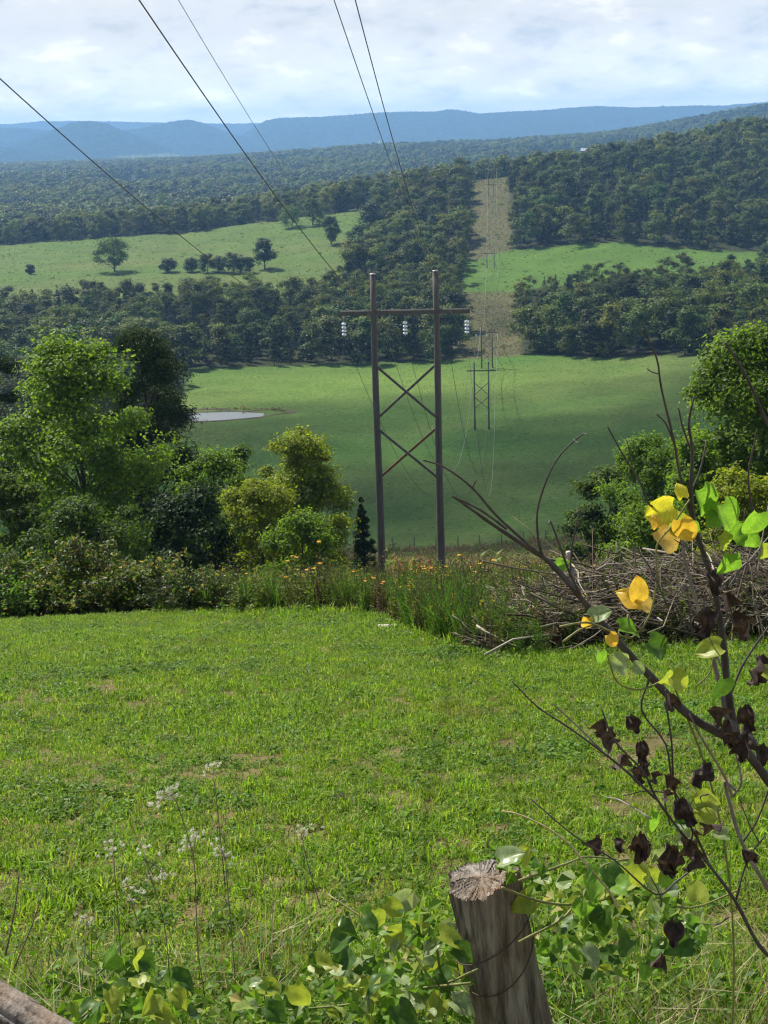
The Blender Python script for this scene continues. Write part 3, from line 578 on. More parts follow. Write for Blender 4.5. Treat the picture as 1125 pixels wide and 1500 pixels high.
# ------------------------------------------------------------------ lawn
def blades(rg, n, R, h0, h1, w0, w1, lean=.9, segs=2):
    mb = MB(); a = rg.uniform(0, 6.28, n); r = R*np.sqrt(rg.uniform(0, 1, n)); base = np.stack([r*np.cos(a), r*np.sin(a), np.full(n, -.01)], -1)
    h = rg.uniform(h0, h1, n); w = rg.uniform(w0, w1, n); az = rg.uniform(0, 6.28, n); ln = rg.uniform(.15, lean, n)
    d = np.stack([np.cos(az), np.sin(az), np.zeros(n)], -1); s = np.stack([-np.sin(az), np.cos(az), np.zeros(n)], -1); up = np.array([0, 0, 1.])
    tw = nrmz(s+.5*rg.normal(size=(n, 3))*np.array([1, 1, .4]))
    p1 = base+d*(h*ln*.30)[:, None]+up*(h*.55)[:, None]; p2 = base+d*(h*ln)[:, None]+up*(h*(1-.55*ln**2))[:, None]
    w = w[:, None]
    v = np.stack([base-tw*w*.4, base+tw*w*.4, p1+tw*w*.5, p1-tw*w*.5, p2], 1).reshape(-1, 3); i = np.arange(n)[:, None]*5
    mb.add(v, i+np.array([0, 1, 2, 3])); mb.f.append((i+np.array([3, 2, 4]), 0)); return mb
MGR = leafmat('lawn_blade', [(0, (.045, .095, .006)), (.35, (.105, .20, .010)), (.7, (.175, .285, .02)), (.9, (.25, .33, .045)), (1, (.34, .31, .12))], .45, 1.6, .5, .22, .18, (1.1, (.15, .17, .035), .56, .76))
MGR2 = leafmat('lawn_leaf', [(0, (.04, .095, .008)), (.6, (.085, .175, .013)), (1, (.14, .23, .022))], .42, 1.5, .5, .2, .18)
MDRY = leafmat('dry_blade', [(0, (.16, .12, .06)), (.6, (.28, .22, .12)), (1, (.4, .34, .2))], .25, 1.3, .6, .2)
LP = []
for s in range(9):
    rg = np.random.default_rng(400+s); LP.append(blades(rg, 46, .10, .025, .085, .004, .0085, 1.15).mesh('grass_tuft', MGR, False))
for s in range(3):
    rg = np.random.default_rng(420+s); mb = blades(rg, 26, .09, .03, .07, .005, .008, 1.2)
    c_ = np.stack([rg.normal(size=22)*.05, rg.normal(size=22)*.05, rg.uniform(.02, .05, 22)], -1); v, f = leafquads(c_, np.array([0, 0, 1.])+rg.normal(size=(22, 3))*.35, rg.uniform(.022, .045, 22), .7, rg); mb.add(v, f, 0)
    LP.append(mb.mesh('grass_tuft', MGR2, False))
rg = np.random.default_rng(430); LP.append(blades(rg, 26, .10, .02, .06, .003, .006, 1.3).mesh('dry_tuft', MDRY, False))
for s in range(2):
    rg = np.random.default_rng(433+s); LP.append(blades(rg, 60, .09, .05, .13, .005, .009, 1.0).mesh('tall_tuft', MGR, False))
SOIL = [(935, 1098, 75, 22), (905, 1118, 50, 10), (735, 1092, 42, 9), (370, 1112, 38, 8), (505, 1050, 45, 7), (355, 912, 48, 4), (745, 1148, 30, 8), (640, 1183, 30, 8), (60, 1000, 22, 6), (40, 1415, 30, 14), (145, 1148, 20, 8), (860, 1075, 30, 6), (585, 1110, 24, 6), (250, 1010, 22, 4), (420, 1300, 24, 9)]
SG = []
for (px, py, rx, ry) in SOIL:
    g = ground(px, py, 2.5, 40); d = float(g@fw); g2 = ground(px, py+ry, 2.5, 40); g3 = ground(px, py-ry, 2.5, 40); SG.append((g[0], g[1], rx*d/F, max((g3[1]-g2[1])/2, .05)))
pts = []
for Y in np.arange(2.4, 23, .074):
    w = .2815*Y*1.3+1.0; sp = .074+.0014*Y; n = int(2*w/sp); pts.append(np.stack([rng.uniform(-w, w, n), Y+rng.uniform(-.05, .05, n)], -1))
pts = np.concatenate(pts); pts = pts[zone(pts[:, 0], pts[:, 1]) == LAWN]
pr = np.ones(len(pts))
for (x, y, a, b) in SG:
    q = ((pts[:, 0]-x)/a)**2+((pts[:, 1]-y)/b)**2; pr *= np.clip(.22+(q-.4)*.9, .22, 1)
thin = fbm(pts[:, 0], pts[:, 1], .55, 3, 3); pr *= np.where(thin > .55, .45, 1); pts = pts[rng.uniform(size=len(pts)) < pr]
n = len(pts); thin = fbm(pts[:, 0], pts[:, 1], .7, 3, 6); u = rng.uniform(size=n)
ix = rng.integers(0, 9, n); ix = np.where((u < .12) | ((thin > .35) & (u < .45)), 9+rng.integers(0, 3, n), ix); ix = np.where(u > .93, 12, ix); ix = np.where((u > .84) & (u < .90) & (thin < .2), 13+rng.integers(0, 2, n), ix)
tall = np.clip((pts[:, 1]-lawn_edge(562+2000*pts[:, 0]/pts[:, 1])+1.2)/1.2, 0, 1)
scatter('grass', np.stack([pts[:, 0], pts[:, 1], gz(pts[:, 0], pts[:, 1])], -1), rng.uniform(0, 6.28, n), rng.uniform(.65, 1.2, n)*(1+.9*tall)*(1+.25*fbm(pts[:, 0], pts[:, 1], 1.3, 2, 8)), ix, LP, 'short sunlit green lawn grass sloping down to the weeds', 'grass', rng.normal(size=(n, 2))*.12)
# meadow grass clumps that roughen the valley field
MP = []
MMEAD = leafmat('meadow_blade', [(0, (.04, .09, .016)), (.6, (.065, .125, .024)), (1, (.11, .15, .04))], .4, 1.6, .6, .35)
for s in range(4):
    rg = np.random.default_rng(450+s); MP.append(blades(rg, 18, .34, .05, .16, .04, .09, .9).mesh('meadow_tuft', MMEAD, False))
pm = jitter(185, 480, 1.15, 1.05); pm = pm[zone(pm[:, 0], pm[:, 1]) == FIELD]; pm = pm[rng.uniform(size=len(pm)) < np.clip(.28+.5*fbm(pm[:, 0], pm[:, 1], 7, 3, 4), .05, .9)]; n = len(pm)
keep = ((pm[:, 0]+50)/22)**2+((pm[:, 1]-380)/14)**2 > 1; pm = pm[keep]; n = len(pm)
scatter('meadow_grass', np.stack([pm[:, 0], pm[:, 1], gz(pm[:, 0], pm[:, 1])], -1), rng.uniform(0, 6.28, n), rng.uniform(.5, 1.2, n), rng.integers(0, 4, n), MP, 'tufty grazed grass of the valley meadow', 'grass')
MP2 = []
for s, mt in enumerate((MDRY, MMEAD, ML['dryweed'], ML['weed'])):
    rg = np.random.default_rng(460+s); MP2.append(blades(rg, 14, .5, .2, .7, .08, .16, .9).mesh('rough_tuft', mt, False))
ps = np.concatenate([jitter(470, 1005, 2.1, 1.05), jitter(165, 212, 1.0, 1.1), jitter(92, 165, .9, 1.1)[::2], np.stack([-50+23*np.cos(np.linspace(.25, 2.9, 70)), 380+11*np.sin(np.linspace(.25, 2.9, 70))], -1)+rng.normal(size=(70, 2))*.4]); zz_ = zone(ps[:, 0], ps[:, 1]); ps = ps[(zz_ == STRIP) | (((ps[:, 0]+50)**2 < 700) & (np.abs(ps[:, 1]-386) < 9)) | (zz_ == ROUGH) | (((zz_ == PAST) | (zz_ == CLEAR)) & (rng.uniform(size=len(ps)) < .16))]; n = len(ps)
zz_ = zone(ps[:, 0], ps[:, 1]); ix = np.where(zz_ == STRIP, rng.integers(0, 4, n), np.where((zz_ == ROUGH) | (zz_ == FIELD), 2+rng.integers(0, 2, n), 1))
scatter('rough_grass', np.stack([ps[:, 0], ps[:, 1], gz(ps[:, 0], ps[:, 1])], -1), rng.uniform(0, 6.28, n), rng.uniform(.5, 1.2, n)*np.where(rng.uniform(size=n) < .04, 2.2, 1), ix, MP2, 'dry rough grass and scrub on the cleared strip and pastures', 'grass')
# ------------------------------------------------------------------ weeds along the lawn edge
MSTEM = solid('stem_green', (.05, .07, .02), (.10, .12, .04), 20, .7, 0); MSTEMB = solid('stem_brown', (.06, .04, .025), (.14, .10, .07), 20, .8, 0)
MFLO = leafmat('petal_orange', [(0, (.75, .30, .01)), (1, (.85, .45, .03))], .3, 1.2, .6, .1); MFLY = leafmat('petal_yellow', [(0, (.5, .42, .03)), (1, (.75, .62, .06))], .3, 1.2, .6, .1)
def weedmesh(rg, kind):
    """one weed: stems, leaves; returns (plant MB, flower MB or None)"""
    mb, fls = MB(), []; H = rg.uniform(.7, 1.05)
    ns = {'golden': 4, 'daisy': 6, 'dry': 6, 'fennel': 9, 'rust': 11, 'grass': 0}[kind]
    for s in range(ns):
        az = rg.uniform(0, 6.28); sp = rg.uniform(.03, .22)*(1.3 if kind in ('rust', 'daisy') else 1); h = H*rg.uniform(.65, 1.05)
        b = np.array([math.cos(az), math.sin(az), 0])*sp*.4; pt = np.array([b+np.array([math.cos(az)*sp*t*t, math.sin(az)*sp*t*t, h*t])+np.append(rg.normal(size=2)*.012, 0) for t in np.linspace(0, 1, 6)])
        addtube(mb, pt, np.linspace(.006, .0025, 6), 4, 0)
        nl = {'golden': 46, 'daisy': 30, 'dry': 16, 'fennel': 70, 'rust': 60}[kind]; t = rg.uniform(.08, 1, nl)
        c = np.stack([np.interp(t, np.linspace(0, 1, 6), pt[:, k]) for k in range(3)], -1); a2 = rg.uniform(0, 6.28, nl); out = np.stack([np.cos(a2), np.sin(a2), rg.uniform(-.2, .9, nl)], -1)
        L = {'golden': .075, 'daisy': .075, 'dry': .05, 'fennel': .06, 'rust': .055}[kind]*rg.uniform(.6, 1.3, nl)*(1.15-.5*t); ratio = {'golden': .28, 'daisy': .5, 'dry': .4, 'fennel': .10, 'rust': .7}[kind]
        v, f = leafquads(c+nrmz(out)*(L*.55)[:, None], np.array([0, 0, 1.])+rg.normal(size=(nl, 3))*.5, L, ratio, rg, nrmz(out)); mb.add(v, f, 1)
        if kind in ('golden', 'daisy') and rg.uniform() < .13:
            fl = MB(); fls.append(fl); npet = 9 if kind == 'daisy' else 14; top = pt[-1]
            if kind == 'daisy':
                aa = np.arange(npet)*6.283/npet; o = np.stack([np.cos(aa), np.sin(aa), np.full(npet, .25)], -1); v, f = leafquads(top+o*.022, np.array([0, 0, 1.])+o*.3, .034, .5, rg, o); fl.add(v, f)
            else:
                c = top+rg.normal(size=(npet, 3))*np.array([.018, .018, .035]); v, f = leafquads(c, rg.normal(size=(npet, 3)), .018, .8, rg); fl.add(v, f)
    if kind == 'grass':
        b = blades(rg, 70, .12, .35, .85, .006, .012, .6); mb.add([[0, 0, 0], [.001, 0, 0], [0, .001, 0]], [[0, 1, 2]], 0)
        for f, m in b.f: mb.f.append((f+mb.n, 1))
        mb.v += b.v; mb.n += b.n
    return mb, fls
KM = {'golden': (MSTEM, ML['weed']), 'daisy': (MSTEM, ML['weed']), 'dry': (MSTEMB, ML['dryweed']), 'fennel': (MSTEM, ML['weedgreen']), 'rust': (MSTEMB, ML['rust']), 'grass': (MSTEM, ML['weedgreen'])}
WM = {}
for k in KM:
    WM[k] = []
    for s in range(3):
        a_, b_ = weedmesh(np.random.default_rng(500+s*11+len(k)*3), k); WM[k].append((a_.mesh(k+'_weed', list(KM[k]), False), [q_.mesh('flower', MFLO if k == 'daisy' else MFLY, False) for q_ in b_]))
WNAME = {'golden': ('goldenrod', 'goldenrod plant with narrow leaves'), 'daisy': ('wildflower', 'leafy wildflower with orange yellow heads'), 'dry': ('dry_weed', 'dry brown weed'), 'fennel': ('feathery_weed', 'feathery bright green weed'), 'rust': ('dock_weed', 'rust red seeding dock weed'), 'grass': ('tall_grass_clump', 'clump of tall green grass')}
def weed(k, x, Y, s, where):
    me, fl = WM[k][int(rng.integers(0, 3))]; nm, lb = WNAME[k]; o = link(nm, me, None, (x, Y, float(gz(x, Y))-.02)); o.rotation_euler = (rng.normal()*.06, rng.normal()*.06, rng.uniform(0, 6.28)); o.scale = (s, s, s)
    tag(o, lb+' '+where, 'weed', lb+'s '+where)
    for q_ in fl: link('flower_head', q_, o)
def atpx(px, Y): return float(pix(px, 880, Y)[0])
for i in range(135):
    px = rng.uniform(285, 640); Y = rng.uniform(0, 1)**1.3*4.5+lawn_edge(px)+.2; k = rng.choice(['golden', 'daisy', 'dry', 'grass', 'fennel'], p=[.34, .26, .22, .10, .08]); weed(k, atpx(px, Y), Y, rng.uniform(.7, 1.2), 'in the weed strip between brambles and pylon')
for i in range(44):
    px = rng.uniform(596, 720); Y = lawn_edge(px)+rng.uniform(.05, 2.2); weed(rng.choice(['fennel', 'grass'], p=[.6, .4]), atpx(px, Y), Y, rng.uniform(.75, 1.2), 'at the left end of the brush pile')
for i in range(110):
    px = rng.uniform(630, 920); Y = rng.uniform(19., 26); weed(rng.choice(['golden', 'dry', 'daisy'], p=[.4, .45, .15]), atpx(px, Y), Y, rng.uniform(.75, 1.15), 'behind the brush pile, before the meadow')
for i in range(90):
    px = 610+rng.uniform(0, 1)**1.4*250; Y = lawn_edge(px)+rng.uniform(-.15, 1.2); weed(rng.choice(['dry', 'golden', 'fennel', 'grass'], p=[.36, .32, .22, .1]), atpx(px, Y), Y, rng.uniform(.55, 1.), 'along the front of the brush pile')
for i in range(34):
    px = rng.uniform(640, 800); Y = lawn_edge(px)+rng.uniform(-.35, .5); weed(rng.choice(['fennel', 'golden', 'dry'], p=[.4, .35, .25]), atpx(px, Y), Y, rng.uniform(.45, .8), 'growing up through the left end of the brush pile')
for px, Y, s in ((602, 22.3, 1.25), (590, 22.8, 1.15), (613, 22.6, 1.1), (597, 23.2, 1.2)): weed('rust', atpx(px, Y), Y, s, 'below the nearest pylon')
protos = [WM[k][s][0] for k in ('golden', 'daisy', 'dry', 'grass', 'fennel') for s in range(3)]
pw = []
for Y in np.arange(14.9, 36, .25):
    w = .2815*Y*1.4+1.5; n = int(2*w/.29); pw.append(np.stack([rng.uniform(-w, w, n), Y+rng.uniform(-.15, .15, n)], -1))
pw = np.concatenate(pw); pxw = 562+2000*pw[:, 0]/(pw[:, 1]*1.02); pw = pw[(pw[:, 1] > lawn_edge(pxw)+.1)]; n = len(pw)
ixw = rng.choice(15, n, p=np.repeat([.30, .2, .26, .14, .10], 3)/3)
scatter('undergrowth', np.stack([pw[:, 0], pw[:, 1], gz(pw[:, 0], pw[:, 1])], -1), rng.uniform(0, 6.28, n), rng.uniform(.5, 1.08, n), ixw, protos, 'tangled low weeds growing along the lawn edge', 'weeds', rng.normal(size=(n, 2))*.2)
def bush(px, ytop, wpx, Y, mt, label, seed, nc=90, leaf=.085):
    """arching canes set with leaves"""
    rg = np.random.default_rng(seed); x0 = atpx(px, Y); g = np.array([x0, Y, float(gz(x0, Y))]); H = pix(px, ytop, Y)[2]-g[2]; Wd = wpx*Y*1.03/F; st, fo = MB(), MB(); C_, N_, L_ = [], [], []
    for q in range(nc):
        a = rg.uniform(0, 6.28); rr = math.sqrt(rg.uniform()); s = np.array([math.cos(a)*rr*Wd*.42, math.sin(a)*rr*.7, 0]); dome = H*(1-.55*rr*rr)*rg.uniform(.55, 1.12); az = rg.uniform(0, 6.28); sp = rg.uniform(.15, .75)
        s[2] = float(gz(g[0]+s[0], g[1]+s[1]))-g[2]; d = np.array([math.cos(az)*sp, math.sin(az)*sp*.6, 0]); t = np.linspace(0, 1, 8)[:, None]
        p = s+d*t**1.4+np.array([0, 0, 1.])*dome*(np.sin(t*2.1)/1.0)*(1-.12*t)+rg.normal(size=(8, 3))*.02; addtube(st, p, np.linspace(.007, .0025, 8), 4)
        nl = 46; u = rg.uniform(.12, 1, nl); c_ = np.stack([np.interp(u, np.linspace(0, 1, 8), p[:, k]) for k in range(3)], -1)+rg.normal(size=(nl, 3))*.055; C_.append(c_); N_.append(np.array([0, -.1, .9])+rg.normal(size=(nl, 3))*.6); L_.append(leaf*rg.uniform(.5, 1.35, nl))
    v, f_ = leafquads(np.concatenate(C_), np.concatenate(N_), np.concatenate(L_), .72, rg); fo.add(v, f_)
    e = empty('bramble_bush', g); st.obj('canes', MSTEMB, e); fo.obj('foliage', ML[mt], e, smooth=False); tag(e, label, 'bush')
bush(130, 778, 170, 24.6, 'bramble', 'tallest bramble bush, the highest hump of the left thicket', 61, 130)
bush(228, 812, 150, 24.0, 'bramble', 'wide bramble bush right of the tallest hump', 62, 110)
bush(40, 800, 140, 25.2, 'bramble', 'bramble bush with browned leaves at the left picture edge', 63, 100)
bush(312, 828, 110, 23.2, 'bramble', 'small bramble bush at the right end of the thicket', 64, 80, .07)
bush(180, 826, 140, 24.0, 'bramble', 'low bramble bush spilling onto the lawn', 65, 100, .075)
bush(90, 828, 130, 24.4, 'bramble', 'low bramble bush below the tallest hump', 66, 90, .075)
bush(28, 842, 130, 24.5, 'weedgreen', 'pale green leafy bush at the lawn corner on the left', 67, 80, .07)
bush(-50, 800, 150, 24.6, 'bramble', 'bramble bush cut off by the left picture edge', 68, 70)
bush(-120, 800, 170, 24.8, 'bramble', 'bramble bush outside the left picture edge', 71, 60)
bush(385, 842, 110, 22.6, 'weed', 'low leafy bush between brambles and wildflowers', 69, 70, .06)
bush(275, 838, 110, 23.1, 'dark', 'low dark bramble bush by the wildflowers', 70, 80, .065)
# bare twigs over the thicket
for k, (px, py, h) in enumerate([(118, 800, 1.0), (140, 805, .9), (155, 808, .8), (100, 806, .8), (275, 815, .6)]):
    p0 = pix(px, py+30, 24.3); mb = MB(); rg = np.random.default_rng(80+k)
    for q in range(7):
        d = np.array([rg.normal()*.35, rg.normal()*.2, 1]); L = h*rg.uniform(.4, .9); m_ = [p0+d*L*t+rg.normal(size=3)*.02 for t in np.linspace(0, 1, 5)]; addtube(mb, m_, np.linspace(.007, .002, 5), 4)
    tag(mb.obj('bare_twigs', MSTEMB), 'bare brown twigs sticking out of the '+('tallest bramble hump' if k < 4 else 'right end of the brambles'), 'twigs', 'bare twigs above the brambles')
# ------------------------------------------------------------------ brush pile
MBR = leafmat('brush_wood', [(0, (.045, .035, .024)), (.4, (.105, .084, .058)), (.75, (.19, .158, .115)), (1, (.36, .32, .25))], .0, 1, .85, .05, .15)
MDL = leafmat('brush_litter', [(0, (.03, .024, .018)), (.6, (.075, .055, .04)), (1, (.15, .11, .075))], .15, 1.2, .8, .1)
MBLE = solid('bleached_wood', (.30, .26, .22), (.52, .48, .43), 6, .8, .4, .005, (1, 1, .3)); MBIR = solid('peeling_bark', (.20, .10, .07), (.5, .44, .40), 9, .8, .5, .006)
def mound(px): return np.interp(px, [690, 740, 790, 860, 960, 1080, 1200, 1330], [.25, .5, .7, .92, 1.0, 1.05, 1., .2])
rg = np.random.default_rng(90); base = empty('brush_pile', (atpx(950, 17), 17, float(gz(atpx(950, 17), 17)))); o0 = np.array(base.location)
mb = MB()
for i in range(2100):
    px = rg.uniform(700, 1290); Y = 14.6+rg.uniform(0, 1)**1.3*4.4; h = mound(px)*max(0., 1-((Y-16.85)/2.45)**2)**.3; x = atpx(px, Y)
    if h < .05: continue
    small = rg.uniform() < .88; L = rg.uniform(.35, 1.1) if small else rg.uniform(1., 2.6); az = rg.normal(0, .7)+(0 if rg.uniform() < .6 else 1.5); el = rg.normal(0, .30); L = min(L, .75) if px < 800 else L
    zc = float(gz(x, Y))+h*(rg.uniform(.45, 1.02) if rg.uniform() < .8 else rg.uniform(.05, .5)); d = np.array([math.cos(az)*math.cos(el), math.sin(az)*math.cos(el), math.sin(el)]); c_ = np.array([x, Y, zc]); bend = rg.normal(size=3)*.10*L
    pt = [c_+d*L*(t-.5)+bend*(t-.5)**2*2+rg.normal(size=3)*.012*L for t in np.linspace(0, 1, 6)]; r = rg.uniform(.003, .0075) if small else rg.uniform(.006, .018)
    addtube(mb, np.array(pt)-o0, np.linspace(r, r*.35, 6), 4 if small else 6)
mb.obj('branches', MBR, base, smooth=True)
mb = MB(); n = 9000; px = rg.uniform(690, 1290, n); Y = 14.7+rg.uniform(0, 1, n)*4.4; h = mound(px)*np.clip(1-((Y-16.85)/2.5)**2, 0, 1)**.3; x = np.array([atpx(a, b) for a, b in zip(px, Y)]); z = gz(x, Y)+h*rg.uniform(0, .82, n)**.7
v, f = leafquads(np.stack([x, Y, z], -1)-o0, rg.normal(size=(n, 3))+np.array([0, -.3, .6]), rg.uniform(.05, .12, n), .6, rg); mb.add(v, f); lit = mb.obj('litter', MDL, base, smooth=False)
tag(base, 'long tangled heap of cut grey branches at the right lawn edge', 'brush pile')
def stick(name, pl, r0, r1, mt, label, cat='branch', k=8):
    p = smooth_line([pix(a, b, y) for a, b, y in pl], 4); mb = MB(); wob = 1+.12*np.sin(np.arange(len(p))*1.7); addtube(mb, p, np.linspace(r0, r1, len(p))*wob, k); o = mb.obj(name, mt); tag(o, label, cat); return o
stick('cut_branch', [(838, 972, 14.7), (843, 940, 15.), (851, 905, 15.3), (848, 880, 15.6)], .07, .05, MBIR, 'thick peeling pinkish branch propped upright against the brush pile')
stick('cut_branch', [(846, 868, 16.2), (838, 835, 16.3), (832, 808, 16.3)], .035, .028, MBLE, 'white bleached stub sticking up out of the brush pile')
stick('cut_branch', [(905, 872, 15.6), (960, 865, 15.7), (1020, 858, 15.9), (1075, 852, 16)], .035, .02, MBLE, 'long pale horizontal branch across the top of the brush pile')
stick('cut_branch', [(950, 868, 15.5), (975, 888, 15.4), (1010, 912, 15.3), (1050, 925, 15.2)], .05, .03, MBIR, 'crooked tan branch slanting down the face of the brush pile')
stick('cut_branch', [(1060, 890, 15.4), (1090, 905, 15.3), (1140, 930, 15.2)], .045, .03, MBLE, 'pale grey branch at the right end of the brush pile')
# cut board on the lawn edge, and a clod of earth
p = ground(577, 921, 5, 40); mb = MB(); box(mb, (0, 0, .03), (.44, .10, .05)); o = mb.obj('wooden_board', MBLE, smooth=False); o.location = p; o.rotation_euler = (.0, .02, .05); tag(o, 'short pale weathered board lying on the lawn edge', 'board')
rgc = np.random.default_rng(5); p = ground(497, 1172, 4, 40); o = MB().add(IV0*np.array([.05, .04, .03])*(1+.25*rgc.normal(size=(len(IV0), 1))), IF0).obj('earth_clod', solid('dark_earth', (.02, .015, .01), (.05, .035, .025), 30, .95, .6, .01)); o.location = p; tag(o, 'small dark clod of earth on the open lawn', 'clod')
# fence at the foot of the slope
for i in range(9):
    px = 575+i*32; Y = 206.; g = pix(px, 815, Y); g[2] = float(gz(g[0], Y)); mb = MB(); addtube(mb, [[0, 0, -.3], [.02, 0, .7], [.03*math.sin(i), 0, 1.7]], [.10, .09, .085], 6); o = mb.obj('field_post', MPOLE); o.location = g; tag(o, 'thin grey fence post at the near edge of the valley meadow', 'fence post', 'fence posts along the meadow edge')
# ------------------------------------------------------------------ weathered fence post in the foreground
def woodmat(name, dark, light, sc=(26, 26, 2.2), cap=False):
    m, nt, out = newmat(name); v = objco(nt); s = scalev(nt, v, sc); n1 = noise(nt, 1., 8, s, .68, .5); n2 = noise(nt, 5., 4, v, .5); n3 = noise(nt, 1., 3, scalev(nt, v, (70, 70, 5)), .7)
    c = ramp(nt, n1, [(.28, tuple(q*.35 for q in dark)), (.42, dark), (.56, light), (.74, tuple(min(1, q*1.4) for q in light))]); c = mixc(nt, ramp(nt, n2, [(.42, (0, 0, 0)), (.68, (.6, .6, .6))]), c, (.20, .13, .075)); c = mixc(nt, .5, c, mixc(nt, 1., c, ramp(nt, n3, [(.35, (.4, .4, .4)), (.6, (1.25, 1.25, 1.25))]), 'MULTIPLY'))
    if cap:
        a_ = N(nt, 'ShaderNodeAttribute', attribute_name='crk'); c = mixc(nt, a_.outputs['Fac'], c, (.03, .024, .02)); c = mixc(nt, ramp(nt, noise(nt, 9, 2, v), [(.56, (0, 0, 0)), (.64, (.7, .7, .7))]), c, (.20, .10, .05))
    b = N(nt, 'ShaderNodeBsdfPrincipled', Roughness=.9); b.inputs['Specular IOR Level'].default_value = .15; nt.links.new(c, b.inputs['Base Color']); ad = nt.nodes.new('ShaderNodeMath'); ad.operation = 'ADD'; nt.links.new(n1, ad.inputs[0]); nt.links.new(n3, ad.inputs[1])
    nt.links.new(bump(nt, ad.outputs[0], .9, .006), b.inputs['Normal']); nt.links.new(b.outputs[0], out.inputs[0]); return m
MW = woodmat('weathered_post', (.11, .098, .082), (.30, .27, .225)); MWC = woodmat('post_end_grain', (.10, .088, .075), (.27, .245, .215), (45, 45, 45), True)
Yp = 3.0; top = pix(704, 1285, Yp); bot_dir = nrmz(pix(749, 1500, Yp+.03)-top); foot = top+bot_dir*((float(gz(top[0], Yp))-.3-top[2])/bot_dir[2]); ax = -bot_dir
ex = nrmz(np.cross(np.array([0, 1., 0]), ax)); ey = np.cross(ax, ex); Lp = np.linalg.norm(top-foot); R0 = .086
K, Hn = 256, 80; th = np.arange(K)*2*math.pi/K; rgp = np.random.default_rng(77)
groove = np.zeros(K)
cr = rgp.uniform(0, 6.283, 19); cd = .0025+.009*rgp.uniform(0, 1, 19)**2
for c0, dd in zip(cr, cd): q = np.abs((th-c0+math.pi) % (2*math.pi)-math.pi); groove -= dd*np.exp(-(q/.035)**2)
lump = .006*np.sin(3*th+1)+.005*np.sin(5*th+2)+.003*np.sin(11*th)+.0025*np.sin(23*th+1)+.002*rgp.normal(size=K)
hz = np.zeros(K)
for c0, dd in zip(cr, cd): q = np.abs((th-c0+math.pi) % (2*math.pi)-math.pi); hz -= dd*1.3*np.exp(-(q/.022)**2)
hh = np.linspace(0, 1, Hn); V = []
toph = .010*np.sin(th+2.2)+.004*np.sin(4*th)+.0018*rgp.normal(size=K)-.004
for t in hh:
    R = R0*(1.22-.22*t)+lump*(1+.5*math.sin(6*t))+groove*(.9-.5*t)+.0015*np.sin(40*t+5*th); R = R+np.where((np.abs(th-math.pi) < .28), -.012*np.clip((t-.78)/.1, 0, 1), 0)
    zt = Lp*t+hz*np.clip((t-.97)/.03, 0, 1)+(toph*np.clip((t-.85)/.15, 0, 1)); V.append(R[:, None]*(np.cos(th)[:, None]*ex+np.sin(th)[:, None]*ey)+zt[:, None]*ax+foot)
V = np.concatenate(V); i_, j_ = np.meshgrid(np.arange(Hn-1), np.arange(K), indexing='ij'); fb = np.stack([i_*K+j_, i_*K+(j_+1) % K, (i_+1)*K+(j_+1) % K, (i_+1)*K+j_], -1).reshape(-1, 4)
pe = empty('fence_post', foot); mb = MB().add(V-foot, fb); mb.obj('post_shaft', MW, pe)
Rt = R0+lump*(1+.5*math.sin(6))+groove*.4+.0015*np.sin(40+5*th)-.0005; Rt = Rt+np.where(np.abs(th-math.pi) < .28, -.012, 0); mb = MB(); rings = np.linspace(1, .02, 22); VV = []
crk = np.zeros(K); CV = []
for c0, dd in zip(cr, cd): q = np.abs((th-c0+math.pi) % (2*math.pi)-math.pi); crk = np.maximum(crk, np.clip(dd/.008, 0, 1)*np.exp(-(q/.028)**2))
for k, s in enumerate(rings):
    zz = Lp+toph*s+hz*np.clip((s-.15)/.4, 0, 1)+.0035*np.sin(s*60+2*np.sin(th*2))*(.4+.6*s)+.0006*rgp.normal(size=K)*s+.006*np.sin(2.3*th+1)*s*(1-s)*4-.014*np.exp(-((s-.45)/.25)**2)*np.exp(-((((th-.5)+math.pi) % (2*math.pi)-math.pi)/.6)**2); VV.append((Rt*s)[:, None]*(np.cos(th)[:, None]*ex+np.sin(th)[:, None]*ey)+zz[:, None]*ax); CV.append(crk*np.clip((s-.12)/.3, 0, 1)*(.75+.25*np.sin(s*9+3*th)))
VV = np.concatenate(VV); n_ = len(rings); i_, j_ = np.meshgrid(np.arange(n_-1), np.arange(K), indexing='ij'); mb.add(VV, np.stack([i_*K+j_, i_*K+(j_+1) % K, (i_+1)*K+(j_+1) % K, (i_+1)*K+j_], -1).reshape(-1, 4)); po_ = mb.obj('post_top', MWC, pe); cv_ = np.concatenate(CV); cc_ = np.stack([cv_, cv_, cv_, np.ones_like(cv_)], -1); po_.data.color_attributes.new('crk', 'FLOAT_COLOR', 'POINT').data.foreach_set('color', cc_.astype(np.float32).ravel())
tag(pe, 'thick weathered wooden fence post with a cracked sawn top, in the vines', 'fence post')
MRW = solid('rusty_wire', (.05, .04, .035), (.12, .09, .07), 60, .7, .2, .001, None, .5)
wl = empty('fence_wire', foot)
for hgt, tl, ph, tw in ((Lp-.165, .050, .2, 1.), (Lp-.205, -.075, 2.2, .9)):
    pt = []
    for t in np.linspace(0, 2*math.pi, 49): R = R0*1.10+.009; pt.append(R*(math.cos(t)*ex+math.sin(t)*ey)+(hgt+tl*math.cos(t+ph))*ax)
    mb = MB(); addtube(mb, pt, .0019, 6); mb.obj('wire_loop', MRW, wl)
tag(wl, 'rusty wire looped around the weathered fence post', 'wire')
